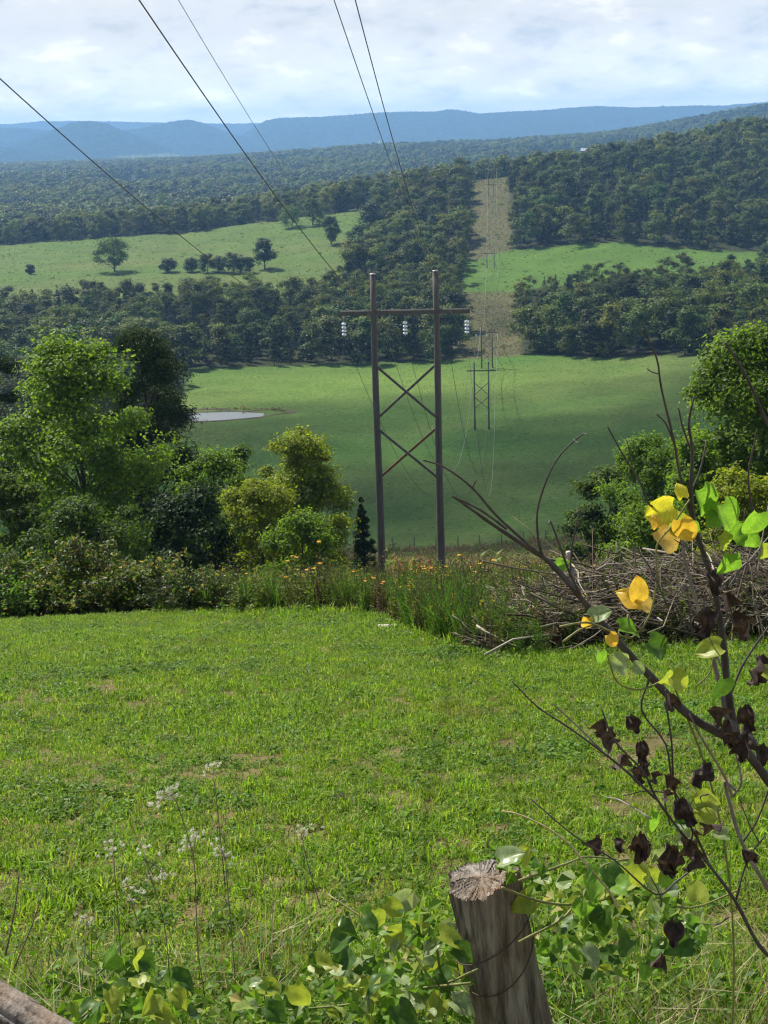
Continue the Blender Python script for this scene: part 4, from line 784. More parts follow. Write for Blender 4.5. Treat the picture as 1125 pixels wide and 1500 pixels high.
# grey rail at the lower left
a, b = pix(-60, 1432, 2.95), pix(112, 1540, 2.7); p = np.array([a+(b-a)*t for t in np.linspace(-.3, 1.25, 40)]); kk = 40; mb = MB(); rgp = np.random.default_rng(78)
tt = nrmz(b-a); e1 = nrmz(np.cross(tt, np.array([0, 0, 1.]))); e2 = np.cross(e1, tt); th = np.arange(kk)*2*math.pi/kk; lump = .003*np.sin(3*th)+.0035*np.sin(7*th+1)+.003*rgp.normal(size=kk)
V = np.concatenate([q+((.037+lump+.002*math.sin(i*.7))[:, None]*(np.cos(th)[:, None]*e1+np.sin(th)[:, None]*e2)) for i, q in enumerate(p)])-a
i_, j_ = np.meshgrid(np.arange(39), np.arange(kk), indexing='ij'); mb.add(V, np.stack([i_*kk+j_, i_*kk+(j_+1) % kk, (i_+1)*kk+(j_+1) % kk, (i_+1)*kk+j_], -1).reshape(-1, 4)); o = mb.obj('wooden_rail', woodmat('grey_rail', (.05, .046, .042), (.17, .16, .15), (9, 9, 9))); o.location = a; tag(o, 'grey split wooden rail slanting into the lower left corner', 'rail')
# ------------------------------------------------------------------ big leaves: climbing vine and sapling
def plantleaf(name, c1, c2, trans=.45, rough=.45, spots=None):
    m, nt, out = newmat(name); v = objco(nt); g = nt.nodes.new('ShaderNodeObjectInfo'); n = noise(nt, 5, 4, v, .6); c = ramp(nt, n, [(.32, c1), (.66, c2)])
    w = nt.nodes.new('ShaderNodeTexWave'); w.wave_type = 'BANDS'; w.inputs['Scale'].default_value = 5; w.bands_direction = 'DIAGONAL'; w.inputs['Distortion'].default_value = 2.5; w.inputs['Detail'].default_value = 2; nt.links.new(v, w.inputs[0]); c = mixc(nt, .22, c, mixc(nt, 1., c, ramp(nt, w.outputs[0], [(.0, (1.5, 1.5, 1.4)), (.25, (.85, .85, .85))]), 'MULTIPLY'))
    if spots: c = mixc(nt, ramp(nt, noise(nt, 12, 4, v, .65), [(.60, (0, 0, 0)), (.68, (1, 1, 1))]), c, spots)
    b = N(nt, 'ShaderNodeBsdfPrincipled', Roughness=rough); b.inputs['Specular IOR Level'].default_value = .22; nt.links.new(c, b.inputs['Base Color'])
    t = N(nt, 'ShaderNodeBsdfTranslucent'); nt.links.new(mixc(nt, 1., c, (1.5, 1.55, .9), 'MULTIPLY'), t.inputs[0]); mx = N(nt, 'ShaderNodeMixShader'); mx.inputs[0].default_value = trans
    nt.links.new(b.outputs[0], mx.inputs[1]); nt.links.new(t.outputs[0], mx.inputs[2]); nt.links.new(mx.outputs[0], out.inputs[0]); return m
PL = {'green': plantleaf('vine_leaf_green', (.10, .22, .02), (.17, .30, .04), .5), 'deep': plantleaf('vine_leaf_deep', (.035, .085, .012), (.07, .14, .022), .35), 'pale': plantleaf('vine_leaf_pale', (.17, .23, .10), (.28, .34, .17), .35, .3, (.12, .08, .04)),
      'yellow': plantleaf('vine_leaf_yellow', (.42, .40, .03), (.6, .52, .05), .45, .4, (.3, .16, .04)), 'gold': plantleaf('vine_leaf_gold', (.5, .28, .03), (.62, .42, .06), .4, .4), 'tan': plantleaf('vine_leaf_tan', (.30, .19, .06), (.46, .32, .10), .3, .45, (.22, .12, .04)),
      'lime': plantleaf('vine_leaf_lime', (.2, .26, .03), (.3, .34, .05), .45, .4, (.16, .10, .03)), 'dead': plantleaf('dead_leaf', (.026, .017, .014), (.075, .052, .045), .12, .7)}
def heart(seed, fold=.35, curl=-.25, roll=0., crump=0., lobes=0.):
    rg = np.random.default_rng(seed); U, Vn = 11, 9; u = np.linspace(0, 1, U); vv = np.linspace(-1, 1, Vn)
    w = .47*np.sin(math.pi*np.clip(u*.95+.05, 0, 1)**.72)**.62; w = w*(1+lobes*np.sin(u*9+seed)); uu, v2 = np.meshgrid(u, vv, indexing='ij'); ww = w[:, None]*v2
    y = uu-.16*np.abs(v2)**1.6*(1-uu)**3-.02; z = fold*np.abs(ww)*(1-.3*uu)+curl*uu**2+.03*np.sin(uu*8+seed)*np.abs(v2)+crump*(np.sin(uu*7+v2*3+seed)*.5+np.sin(v2*6-uu*5+seed*2)*.4)*.3
    x = ww.copy()
    if roll:
        a = x*roll; rad = 1/roll; x, z = np.sin(a)*rad, z+(1-np.cos(a))*rad
    return np.stack([x, y, z], -1).reshape(-1, 3), np.stack([(lambda i, j: np.stack([i*Vn+j, i*Vn+j+1, (i+1)*Vn+j+1, (i+1)*Vn+j], -1))(*np.meshgrid(np.arange(U-1), np.arange(Vn-1), indexing='ij'))]).reshape(-1, 4)
HM = {}
for col_ in PL:
    HM[col_] = []
    for s in range(4):
        if col_ == 'dead': v, f = heart(40+s, .55, -.45+.25*s, 1.3+.55*s, .75, .45)
        else: v, f = heart(s, .3+.14*s, -.12-.16*s, 0, .10+.07*s, .05*s)
        HM[col_].append(MB().add(v, f).mesh('heart_leaf_'+col_, PL[col_]))
def leaf(parent, p, L, tip, nrm_, colr, label=None, name='leaf', v=None):
    me = HM[colr][int(rng.integers(0, 4)) if v is None else v]; o = link(name, me, parent); y = nrmz(np.asarray(tip, float)); zz = np.asarray(nrm_, float); zz = nrmz(zz-y*np.dot(y, zz)); x = np.cross(y, zz)
    p = np.asarray(p)-np.array(parent.location); o.matrix_local = Matrix(((x[0]*L, y[0]*L, zz[0]*L, p[0]), (x[1]*L, y[1]*L, zz[1]*L, p[1]), (x[2]*L, y[2]*L, zz[2]*L, p[2]), (0, 0, 0, 1)))
    if label: o['label'] = label
    return o
MSAP = solid('sapling_bark', (.03, .025, .022), (.085, .073, .065), 40, .7, .8, .004, (1, 1, .3)); MSAPL = solid('sapling_bark_grey', (.12, .10, .085), (.26, .23, .20), 40, .75, .8, .004, (1, 1, .3)); MVINE = solid('vine_stem', (.10, .12, .03), (.24, .22, .08), 40, .6, 0); MSTRAW = solid('straw', (.32, .24, .12), (.5, .4, .22), 30, .7, 0)
sroot = pix(1235, 1640, 2.5); sroot[2] = float(gz(sroot[0], 2.5)); sap = empty('sapling', sroot); tag(sap, 'mostly bare sapling with dark curled dead leaves leaning in from the right', 'sapling')
def br(pl, w0, w1, y0, y1, mt=MSAP, par=None, name='branch'):
    par = par or sap; n = len(pl); ys = np.linspace(y0, y1, n); p = smooth_line([pix(a, b, y) for (a, b), y in zip(pl, ys)], 4); d = (p@fw); r = (np.linspace(w0, w1, len(p))*(.62 if w0 > 5 else .75)+.35)*d/F/2
    r = r*(1+.10*np.sin(np.arange(len(p))*2.1)); mb = MB(); addtube(mb, p-np.array(par.location), r, 7); return mb.obj(name, mt, par)
hub = (1180, 1205)
br([(1260, 1700), (1225, 1400), hub], 40, 32, 2.45, 2.42, name='trunk')
br([hub, (1125, 1142), (1082, 1090), (1012, 1050), (952, 990), (887, 920), (842, 865), (807, 825), (762, 795), (717, 765), (682, 740), (662, 726)], 26, 4, 2.42, 2.15)
br([(842, 866), (800, 820), (775, 799), (727, 755), (692, 715), (652, 685), (620, 674)], 9, 3, 2.22, 2.1)
br([(692, 715), (696, 706), (698, 704)], 3, 2, 2.12, 2.11)
br([(742, 775), (705, 748), (670, 730), (668, 727)], 5, 2.5, 2.16, 2.1)
br([(1082, 1092), (1067, 1020), (1059, 940), (1049, 875), (1032, 815), (1017, 770), (1012, 720), (1014, 660), (1009, 620), (1017, 580)], 20, 4, 2.42, 2.3)
br([(1017, 772), (997, 700), (987, 645), (969, 570), (962, 525), (942, 482)], 7, 3, 2.36, 2.2); br([(987, 648), (975, 620), (962, 607)], 4, 2, 2.3, 2.25); br([(966, 548), (955, 545), (948, 540)], 3, 1.5, 2.25, 2.2)
br([(1014, 665), (1000, 625), (995, 602), (993, 598)], 4, 2, 2.35, 2.3); br([(1012, 720), (1025, 690), (1034, 650), (1030, 645)], 3.5, 2, 2.35, 2.4)
br([(1200, 790), (1150, 665), (1124, 620), (1104, 575), (1087, 540), (1062, 502)], 10, 5, 2.5, 2.4); br([(1104, 760), (1096, 700), (1105, 650), (1109, 630)], 4, 2.5, 2.5, 2.45)
br([(1180, 1380), (1124, 1300), (1087, 1235), (1070, 1180), (1062, 1145), (1080, 1160)], 11, 6, 2.4, 2.35, MSAPL); br([(1073, 1168), (1060, 1135), (1027, 1080), (1010, 1045)], 6, 4, 2.36, 2.3, MSAPL); br([(1075, 1165), (1086, 1145), (1078, 1105)], 5, 3, 2.36, 2.3, MSAPL)
br([(1150, 1420), (1112, 1385), (1077, 1320), (1037, 1265), (1002, 1225), (962, 1170), (942, 1130), (900, 1085), (882, 1040)], 10, 3, 2.4, 2.2); br([(1037, 1262), (1020, 1225), (990, 1170), (984, 1090), (978, 1045), (975, 1010)], 5, 3, 2.35, 2.25)
br([(960, 1170), (920, 1132), (880, 1100), (832, 1065), (787, 1035), (750, 998)], 6, 2.5, 2.25, 2.1); br([(882, 1100), (852, 1070), (822, 1042), (808, 1030)], 4, 2, 2.2, 2.1, MSAPL)
br([(1070, 1095), (1062, 1040), (1042, 955), (1027, 905), (1012, 855), (1002, 815), (1000, 780)], 12, 6, 2.44, 2.4, MSAPL)
br([(800, 822), (790, 799), (787, 750), (802, 700), (822, 665), (852, 637), (860, 637)], 6, 2.5, 2.2, 2.1); br([(840, 644), (846, 649), (852, 647)], 3, 1.5, 2.1, 2.08)
br([(850, 870), (835, 840), (822, 805), (807, 765), (804, 768)], 5, 2.5, 2.22, 2.15); br([(835, 845), (838, 800), (848, 755), (852, 745)], 4, 2, 2.22, 2.2)
br([(1000, 780), (975, 745), (952, 740), (937, 705), (912, 665), (890, 625)], 5, 2.5, 2.35, 2.2); br([(925, 680), (922, 660), (918, 645)], 2.5, 1.5, 2.25, 2.2)
br([(952, 992), (940, 1040), (975, 1090), (985, 1150), (1000, 1180)], 4, 3, 2.3, 2.3); br([(1028, 1262), (990, 1292), (960, 1310), (900, 1260), (842, 1225), (777, 1170)], 4, 2, 2.35, 2.2)
br([(1087, 1235), (1110, 1200), (1128, 1150)], 4, 3, 2.4, 2.4); br([(1077, 1322), (1095, 1260), (1120, 1225)], 4, 3, 2.4, 2.4); br([(1049, 876), (1068, 820), (1085, 790), (1092, 745)], 6, 2.5, 2.42, 2.4); br([(1062, 1040), (1085, 980), (1110, 940), (1135, 905)], 5, 3, 2.45, 2.5)
for k in range(16):
    rg = np.random.default_rng(900+k); a = np.array([rg.uniform(930, 1120), rg.uniform(800, 1380)]); d = np.array([rg.normal(-30, 40), rg.normal(-55, 45)]); br([a, a+d*.5+rg.normal(size=2)*8, a+d+rg.normal(size=2)*8], 3, 1.5, 2.35+rg.normal()*.1, 2.3, MSAP if k % 3 else MSAPL, name='twig')
for (x, y, s) in [(885, 1068, 34), (922, 1062, 34), (902, 1092, 44), (938, 1100, 36), (912, 1118, 36), (945, 1128, 28), (925, 1138, 30), (958, 1140, 26), (977, 1148, 34), (975, 1165, 24), (997, 1188, 44), (1032, 1132, 42), (880, 1242, 36), (900, 1240, 26), (938, 1238, 46), (950, 1252, 46), (985, 1256, 46), (1010, 1245, 44), (1018, 1228, 34), (1035, 1215, 36), (965, 1275, 38), (1040, 855, 40), (1060, 885, 38), (1072, 915, 44), (1045, 912, 44), (1095, 922, 34), (1040, 1055, 42), (1060, 1085, 34), (1092, 1050, 44), (1098, 1082, 44), (1110, 978, 44), (1100, 995, 34), (980, 1030, 34), (1088, 1100, 40), (1070, 1068, 36), (990, 1368, 44), (970, 1412, 36), (1090, 1258, 34), (1112, 1105, 34), (1018, 1262, 34)]:
    p = pix(x, y-s*.35, 2.3+rng.normal()*.05); leaf(sap, p, s*.86*2.5/F, np.array([rng.normal()*.45, rng.normal()*.4, -1]), np.array([rng.normal()*.6, -1, rng.normal()*.5]), 'dead', name='dead_leaf')
vroot = pix(1060, 1700, 2.45); vroot[2] = float(gz(vroot[0], 2.45)); vine = empty('climbing_vine', vroot); tag(vine, 'climbing vine with large yellow and green heart shaped leaves on the sapling', 'vine')
br([(1060, 1700), (1075, 1400), (1050, 1180), (985, 1000), (975, 995), (940, 1010), (905, 1000), (890, 960)], 4, 3, 2.45, 2.2, MVINE, vine, 'stem')
br([(920, 900), (922, 935), (950, 905), (962, 850), (962, 800), (985, 770), (1010, 732)], 4, 3, 2.28, 2.25, MVINE, vine, 'stem'); br([(820, 918), (860, 912), (895, 925), (920, 935)], 4, 3, 2.2, 2.25, MVINE, vine, 'stem'); br([(1020, 1005), (1040, 985), (1045, 960)], 3, 2, 2.3, 2.3, MVINE, vine, 'stem'); br([(825, 940), (850, 922), (872, 915)], 5, 2, 2.2, 2.22, MVINE, vine, 'stem')
br([(1058, 760), (1050, 780), (1075, 800), (1105, 780)], 3, 2, 2.35, 2.35, MVINE, vine, 'stem')
VL = [(985, 742, 52, 'yellow', (-.75, .1, -.35), (.1, -1, .3)), (1000, 728, 24, 'yellow', (-.3, .1, .9), (0, -1, .3)), (965, 776, 58, 'tan', (.75, 0, -.65), (.1, -1, .55)), (998, 762, 44, 'gold', (.45, 0, -.9), (-.4, -1, .2)), (990, 758, 42, 'lime', (.3, .2, -1), (.3, -1, .1)), (962, 772, 20, 'gold', (-.2, 0, .8), (0, -1, .2)), (1012, 768, 30, 'green', (.2, .1, -1), (.5, -1, .2)),
      (1025, 718, 54, 'green', (.45, 0, -.9), (.6, -1, .2)), (1048, 735, 36, 'green', (-.2, .1, -1), (-.7, -1, .2)), (1058, 740, 52, 'green', (.5, 0, -.85), (.4, -1, .5)), (1085, 765, 44, 'green', (-.25, 0, -1), (-.8, -1, .1)), (1110, 752, 50, 'green', (-.25, .2, -.95), (.3, -1, .2)), (1075, 790, 36, 'green', (.2, 0, .3), (.2, -1, .4)), (1098, 778, 42, 'green', (.2, .1, -1), (-.5, -1, 0)), (1055, 785, 34, 'lime', (.6, 0, -.8), (.4, -1, .4)), (1068, 812, 46, 'green', (-.1, 0, -1), (.3, -1, .1)), (1122, 796, 40, 'lime', (.1, .1, -1), (.2, -1, 0)), (1045, 770, 32, 'green', (.1, .3, .9), (-.2, -1, 0)),
      (938, 882, 42, 'gold', (-.85, 0, .5), (.1, -1, .4)), (934, 876, 40, 'gold', (0, 0, 1), (.3, -1, .1)), (940, 880, 30, 'tan', (.7, 0, -.6), (0, -1, .6)), (868, 905, 36, 'pale', (.85, 0, .45), (.3, -.6, 1)), (892, 930, 26, 'gold', (.5, 0, -.8), (.2, -1, .2)), (908, 920, 42, 'green', (.95, .1, -.15), (0, -.5, 1)), (860, 905, 24, 'gold', (0, 0, -.9), (0, -1, .3)), (950, 940, 48, 'deep', (.75, 0, -.5), (.1, -.8, .7)), (898, 968, 42, 'pale', (.75, .1, -.35), (.3, -1, .5)), (928, 975, 26, 'pale', (.5, 0, -.3), (.2, -1, .6)), (988, 985, 46, 'lime', (-.25, .2, -.9), (.1, -1, .3)), (985, 990, 40, 'lime', (.6, 0, -.5), (.4, -1, .3)), (1054, 948, 44, 'lime', (-.95, 0, -.15), (.1, -.7, .8)), (1060, 995, 44, 'deep', (-.2, 0, -1), (.4, -1, .1)), (1020, 1178, 48, 'lime', (.95, 0, .15), (.2, -.7, .7)), (1022, 1190, 40, 'lime', (.85, 0, -.35), (0, -.6, .8)), (1008, 1205, 30, 'deep', (-.9, 0, 0), (0, -.6, .8)), (1010, 1225, 30, 'pale', (-.75, 0, -.3), (.2, -.7, .8)), (1065, 1222, 28, 'pale', (-.9, 0, .2), (0, -.8, .7)), (950, 1195, 44, 'green', (.3, 0, -1), (.9, -1, .1)), (962, 1245, 36, 'pale', (.1, 0, -1), (.3, -1, .3)), (975, 1275, 40, 'green', (.1, 0, -1), (.3, -1, .2)), (930, 1275, 40, 'lime', (.4, 0, -.8), (.1, -1, .4)), (815, 832, 26, 'green', (.7, 0, .4), (.1, -.9, .6)), (880, 955, 24, 'green', (.1, 0, -1), (.4, -1, 0)), (1118, 985, 36, 'lime', (.9, 0, -.2), (.1, -.6, .9))]
for (x, y, s, c_, tp, nm) in VL: leaf(vine, pix(x, y, 2.27+rng.normal()*.03), s*.82*2.5/F, tp, nm, c_)
# vines over the fence, left and right of the post
def vinemass(label, polys, n, Y0, Y1, seed, cols_, smin, smax, stems):
    rg = np.random.default_rng(seed); x0 = polys[0]; r_ = pix(x0[0], 1600, (Y0+Y1)/2); r_[2] = float(gz(r_[0], r_[1])); e = empty('leafy_vine', r_); tag(e, label, 'vine')
    for i in range(n):
        q = polys[int(rg.integers(0, len(polys)))]; a = rg.uniform(0, 6.28); t = math.sqrt(rg.uniform()); x, y = q[0]+q[2]*t*math.cos(a), q[1]+q[3]*t*math.sin(a); s = rg.uniform(smin, smax); c_ = cols_[int(rg.integers(0, len(cols_)))]
        leaf(e, pix(x, y, rg.uniform(Y0, Y1)), s*3.2/F, np.array([rg.normal()*.9, rg.normal()*.6-.2, rg.normal()*.45-.35]), np.array([rg.normal()*.55, -.55+rg.normal()*.4, 1.]), c_)
    m_ = n*7; k_ = rg.integers(0, len(polys), m_); a_ = rg.uniform(0, 6.28, m_); t_ = np.sqrt(rg.uniform(0, 1, m_)); P0 = np.array([q[:4] for q in polys])[k_]
    c_ = np.array([pix(x, y, Y) for x, y, Y in zip(P0[:, 0]+P0[:, 2]*1.1*t_*np.cos(a_), P0[:, 1]+12+P0[:, 3]*t_*np.sin(a_), rg.uniform(Y0+.08, Y1+.25, m_))])-np.array(r_); v, f_ = leafquads(c_, np.array([0, -.4, .8])+rg.normal(size=(m_, 3))*.6, rg.uniform(.014, .042, m_), .82, rg, np.array([0, -.3, -.5])+rg.normal(size=(m_, 3)), .2)
    tag(MB().add(v, f_).obj('small_leaves', ML['vine'], e, smooth=False), kind='stuff')
    for pl in stems: br(pl, 5, 3, Y0+.1, Y1-.1, MVINE, e, 'stem')
    return e
vinemass('leafy vine heaped against the left side of the weathered post', [(610, 1360, 62, 55), (545, 1370, 55, 55), (640, 1420, 45, 60), (560, 1440, 60, 45), (480, 1440, 60, 50), (590, 1470, 70, 40), (390, 1460, 60, 35)], 96, 2.8, 3.3, 21, ['green', 'green', 'deep', 'deep', 'pale', 'lime', 'green', 'pale', 'lime', 'deep', 'pale'], 20, 42, [[(700, 1420), (640, 1440), (600, 1390), (540, 1350), (480, 1310)], [(690, 1440), (600, 1450), (520, 1470), (420, 1480)], [(640, 1390), (648, 1440), (665, 1470)]])
vinemass('leafy vine trailing right from the weathered post toward the sapling', [(760, 1268, 34, 18), (820, 1310, 50, 45), (880, 1320, 50, 50), (830, 1370, 55, 40), (930, 1300, 40, 35), (900, 1390, 60, 40), (990, 1350, 45, 45)], 62, 2.75, 3.25, 22, ['green', 'deep', 'deep', 'lime', 'green', 'pale', 'lime', 'deep'], 20, 42, [[(735, 1300), (790, 1320), (850, 1325), (930, 1310), (1010, 1330), (1090, 1300)], [(760, 1380), (830, 1340), (870, 1280), (900, 1262), (950, 1255)], [(760, 1290), (830, 1265), (862, 1255), (930, 1262)]])
vinemass('low broad leaved creeper at the lower left near the rail', [(180, 1410, 50, 35), (215, 1450, 55, 35), (150, 1470, 60, 30), (260, 1480, 60, 30)], 34, 2.95, 3.5, 23, ['green', 'green', 'deep', 'lime'], 26, 42, [[(120, 1490), (180, 1440), (240, 1400)]])
# dry stalks with white seed heads, straw stems
MFLF = leafmat('seed_fluff', [(0, (.55, .52, .48)), (1, (.8, .78, .75))], .3, 1.1, .9, .1)
MSTK = solid('stalk', (.10, .085, .045), (.2, .17, .10), 30, .8, 0)
def stalk(pl, heads, Y, label, mt=None, w=1.5):
    mt = mt or MSTK; r_ = pix(pl[0][0], pl[0][1], Y); e = empty('dry_stalk', r_); br(pl, w, 1.8, Y, Y+.1, mt, e, 'stem'); rg = np.random.default_rng(int(pl[0][0]))
    for (hx, hy, n) in heads:
        c0 = pix(hx, hy, Y+.08); near_ = min(pl, key=lambda q: (q[0]-hx)**2+(q[1]-hy)**2); br([near_, ((near_[0]+hx)/2, (near_[1]+hy)/2-3), (hx, hy)], 2, 1.2, Y+.05, Y+.08, mt, e, 'side_stem'); mb = MB()
        for k in range(n):
            c_ = c0+rg.normal(size=3)*np.array([.015, .012, .009]); m_ = 18; d = nrmz(rg.normal(size=(m_, 3))); v, f = leafquads(c_+d*.004, rg.normal(size=(m_, 3)),   .008, .22, rg, d); mb.add(v-r_, f)
        mb.obj('seed_head', MFLF, e, smooth=False)
    tag(e, label, 'weed stalk')
stalk([(300, 1460), (290, 1390), (287, 1320), (283, 1255), (262, 1185), (252, 1165)], [(240, 1165, 10), (255, 1158, 6), (272, 1238, 9), (288, 1222, 9), (232, 1178, 4)], 3.0, 'tallest dry weed stalk with white fluffy seed heads')
stalk([(345, 1440), (336, 1330), (330, 1260)], [(325, 1245, 7), (335, 1252, 5), (318, 1238, 4)], 3.2, 'dry seed stalk right of the tallest white headed one')
stalk([(180, 1440), (172, 1330), (166, 1250)], [(165, 1236, 9), (160, 1248, 5)], 3.2, 'dry seed stalk left of the tallest white headed one')
stalk([(250, 1450), (240, 1350), (212, 1260)], [(212, 1245, 6), (245, 1282, 7), (225, 1285, 5)], 3.3, 'short dry seed stalk between the two tall white headed ones')
stalk([(330, 1300), (318, 1180), (312, 1135)], [(312, 1124, 8), (305, 1130, 4)], 3.8, 'thin far dry stalk with one white tuft over the lawn')
stalk([(470, 1330), (452, 1270), (442, 1230)], [(440, 1217, 6), (452, 1214, 4)], 3.6, 'small dry stalk with white tufts above the vine')
stalk([(120, 1440), (124, 1390), (126, 1355)], [(124, 1346, 7)], 3.0, 'little stalk with a pale seed head near the creeper')
stalk([(215, 1400), (195, 1330), (180, 1300)], [(178, 1298, 5), (205, 1300, 5), (190, 1318, 4)], 3.3, 'short pale seed stalk above the creeper leaves')
stalk([(8, 1400), (22, 1330), (28, 1275)], [], 2.9, 'bare dark stalk rising at the left picture edge', MSTEMB, 3)
stalk([(20, 1420), (45, 1360), (62, 1310)], [], 2.9, 'bare dark stalk leaning right above the grey rail', MSTEMB, 2.5)
o = stalk([(905, 1330), (892, 1305), (857, 1265), (832, 1235), (797, 1210), (757, 1192), (735, 1188)], [], 2.8, 'arching straw coloured stem right of the post', MSTRAW, 5)
# long grass and straw in front of the fence line
FG = []
for s in range(3): FG.append(blades(np.random.default_rng(950+s), 40, .10, .10, .34, .003, .007, .8).mesh('long_grass', MGR, False))
for s in range(2): FG.append(blades(np.random.default_rng(955+s), 22, .10, .15, .48, .0018, .0035, .9).mesh('straw_tuft', MDRY, False))
for s in range(2):
    rg = np.random.default_rng(958+s); mb = MB(); c_ = np.stack([rg.normal(size=70)*.08, rg.normal(size=70)*.08, rg.uniform(.03, .24, 70)], -1); v, f = leafquads(c_, np.array([0, 0, 1.])+rg.normal(size=(70, 3))*.5, rg.uniform(.02, .045, 70), .65, rg); mb.add(v, f); FG.append(mb.mesh('leafy_tuft', MGR2, False))
n = 1500; Yf = rng.uniform(2.5, 4.15, n); xf = rng.uniform(-.36, .36, n)*Yf; pf = 562+2000*xf/(Yf*1.15)
dn = np.where(Yf > 3.6, .35+.4*((pf < 420) | (pf > 760)), 1.); kp = rng.uniform(size=n) < dn; xf, Yf, pf = xf[kp], Yf[kp], pf[kp]; n = len(xf)
ixf = np.where(pf > 800, rng.choice([0, 1, 4, 5, 2, 6, 0, 3], n), rng.choice([0, 1, 2, 5, 6, 4], n))
scatter('wild_grass', np.stack([xf, Yf, gz(xf, Yf)], -1), rng.uniform(0, 6.28, n), rng.uniform(.6, 1.25, n), ixf, FG, 'long unmown grass and straw along the old fence', 'grass', rng.normal(size=(n, 2))*.15)

# ------------------------------------------------------------------ air, clouds, sky, sun
hm = bpy.data.materials.new('haze'); hm.use_nodes = True; nt = hm.node_tree; nt.nodes.clear(); out = nt.nodes.new('ShaderNodeOutputMaterial')
pv_ = N(nt, 'ShaderNodeVolumePrincipled', Density=1.3e-4, Anisotropy=.1); pv_.inputs['Color'].default_value = (.29, .57, 1, 1); nt.links.new(pv_.outputs[0], out.inputs['Volume'])
ztop_ = max(float(HZ.max()), 30.)+8; print('haze top', ztop_); mb = MB(); box(mb, (0, 5190, (ztop_-100)/2), (11000, 10620, ztop_+100)); o = mb.obj('haze', hm, smooth=False); tag(o, 'pale blue summer haze filling the valley', 'haze', kind='stuff')
cm, nt, out = newmat('cloud_vapour'); d_ = N(nt, 'ShaderNodeBsdfDiffuse'); d_.inputs[0].default_value = (.9, .9, .9, 1); tr_ = N(nt, 'ShaderNodeBsdfTransparent'); mx = N(nt, 'ShaderNodeMixShader'); mx.inputs[0].default_value = .1
nt.links.new(tr_.outputs[0], mx.inputs[1]); nt.links.new(d_.outputs[0], mx.inputs[2]); nt.links.new(mx.outputs[0], out.inputs[0])
def cloud(gx, gy, rx, ry, n, seed, label, Hc=640.):
    c0 = np.array([gx, gy, -70])+SUN*((Hc+70)/SUN[2]); rg = np.random.default_rng(seed); mb = MB()
    for i in range(n):
        a = rg.uniform(0, 6.28); q = math.sqrt(rg.uniform()); s = (1-.6*q)*rg.uniform(.18, .34)*min(rx, ry)
        c_ = c0+np.array([rx*q*math.cos(a), ry*q*math.sin(a), rg.uniform(0, s)]); mb.add(IV*np.array([s, s, s*.6])+c_, IF)
    o = mb.obj('cloud', cm); tag(o, label, 'cloud', kind='structure'); return o
cloud(30, 260, 290, 158, 270, 1, 'low cloud whose shadow lies on the lower valley meadow')
cloud(30, 572, 360, 66, 170, 2, 'low cloud whose shadow lies on the woods behind the meadow')
w = bpy.data.worlds.new('World'); SC.world = w; w.use_nodes = True; nt = w.node_tree; nt.nodes.clear(); out = nt.nodes.new('ShaderNodeOutputWorld')
sky = nt.nodes.new('ShaderNodeTexSky'); sky.sky_type = 'NISHITA'; sky.sun_disc = False; sky.sun_elevation = SUN_EL; sky.sun_rotation = SUN_AZ; sky.air_density = 1.2; sky.dust_density = 2.0
bg = N(nt, 'ShaderNodeBackground', Strength=.07); nt.links.new(sky.outputs[0], bg.inputs[0])
tc = nt.nodes.new('ShaderNodeTexCoord'); sx = nt.nodes.new('ShaderNodeSeparateXYZ'); nt.links.new(tc.outputs['Generated'], sx.inputs[0])
def M(op, a, b=None):
    n = nt.nodes.new('ShaderNodeMath'); n.operation = op
    for i, v in enumerate((a, b)):
        if v is None: continue
        if isinstance(v, bpy.types.NodeSocket): nt.links.new(v, n.inputs[i])
        else: n.inputs[i].default_value = v
    return n.outputs[0]
zc = M('MAXIMUM', sx.outputs[2], 0.); cv = nt.nodes.new('ShaderNodeCombineXYZ')
nt.links.new(M('MULTIPLY', M('ARCTAN2', sx.outputs[0], sx.outputs[1]), 9.), cv.inputs[0]); nt.links.new(M('MULTIPLY', M('POWER', zc, .9), 19.), cv.inputs[1])
n1 = noise(nt, 1.3, 8, cv.outputs[0], .6, .25); n2 = noise(nt, 2.3, 9, cv.outputs[0], .56, .15)
cov = ramp(nt, n1, [(.36, (.78, .78, .78)), (.52, (1, 1, 1))])
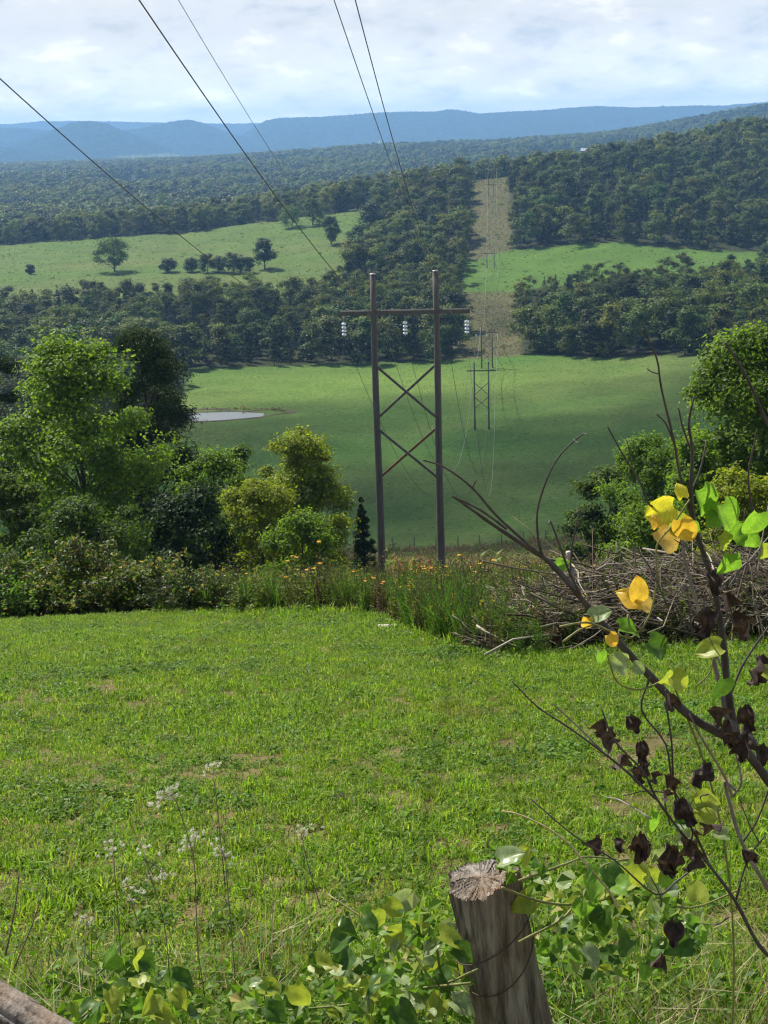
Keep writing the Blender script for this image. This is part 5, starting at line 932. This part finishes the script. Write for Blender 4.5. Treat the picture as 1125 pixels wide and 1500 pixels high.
shade = ramp(nt, n2, [(.32, (.62, .68, .75)), (.40, (.75, .79, .835)), (.47, (.84, .865, .89)), (.56, (.87, .885, .90)), (.63, (1.02, 1.015, 1.0)), (.72, (1.15, 1.14, 1.11))])
hb_ = N(nt, 'ShaderNodeMapRange'); hb_.inputs[1].default_value = 0; hb_.inputs[2].default_value = .07; hb_.inputs[3].default_value = .98; hb_.inputs[4].default_value = .60; nt.links.new(zc, hb_.inputs[0])
bg2 = nt.nodes.new('ShaderNodeBackground'); nt.links.new(shade, bg2.inputs[0]); nt.links.new(hb_.outputs[0], bg2.inputs[1])
# thick near the horizon, broken higher up
hf = N(nt, 'ShaderNodeMapRange'); hf.inputs[1].default_value = .10; hf.inputs[2].default_value = .55; hf.inputs[3].default_value = 1.; hf.inputs[4].default_value = .08; nt.links.new(zc, hf.inputs[0])
mx = nt.nodes.new('ShaderNodeMixShader'); nt.links.new(M('MULTIPLY', cov, hf.outputs[0]), mx.inputs[0]); nt.links.new(bg.outputs[0], mx.inputs[1]); nt.links.new(bg2.outputs[0], mx.inputs[2]); nt.links.new(mx.outputs[0], out.inputs[0])
sun = bpy.data.lights.new('sun', 'SUN'); sun.energy = 5.; sun.angle = R_(.53); sun.color = (1, .945, .84); so = bpy.data.objects.new('sun', sun); COL.objects.link(so)
so.rotation_euler = Vector(tuple(SUN)).to_track_quat('Z', 'Y').to_euler(); so.location = tuple(SUN*300)
SC.view_settings.view_transform = 'Standard'; SC.view_settings.look = 'None'; SC.view_settings.gamma = 1; SC.view_settings.exposure = .82; SC.view_settings.use_curve_mapping = False
cy = SC.cycles; cy.max_bounces = 5; cy.diffuse_bounces = 2; cy.glossy_bounces = 2; cy.transmission_bounces = 3; cy.volume_bounces = 0; cy.transparent_max_bounces = 48
cy.use_denoising = True; cy.denoiser = 'OPENIMAGEDENOISE'; cy.denoising_prefilter = 'ACCURATE'; cy.denoising_input_passes = 'RGB_ALBEDO_NORMAL'; cy.use_adaptive_sampling = True; cy.adaptive_threshold = .01
cy.caustics_reflective = False; cy.caustics_refractive = False; SC.render.film_transparent = False; cy.pixel_filter_type = 'BLACKMAN_HARRIS'; cy.filter_width = 1.25
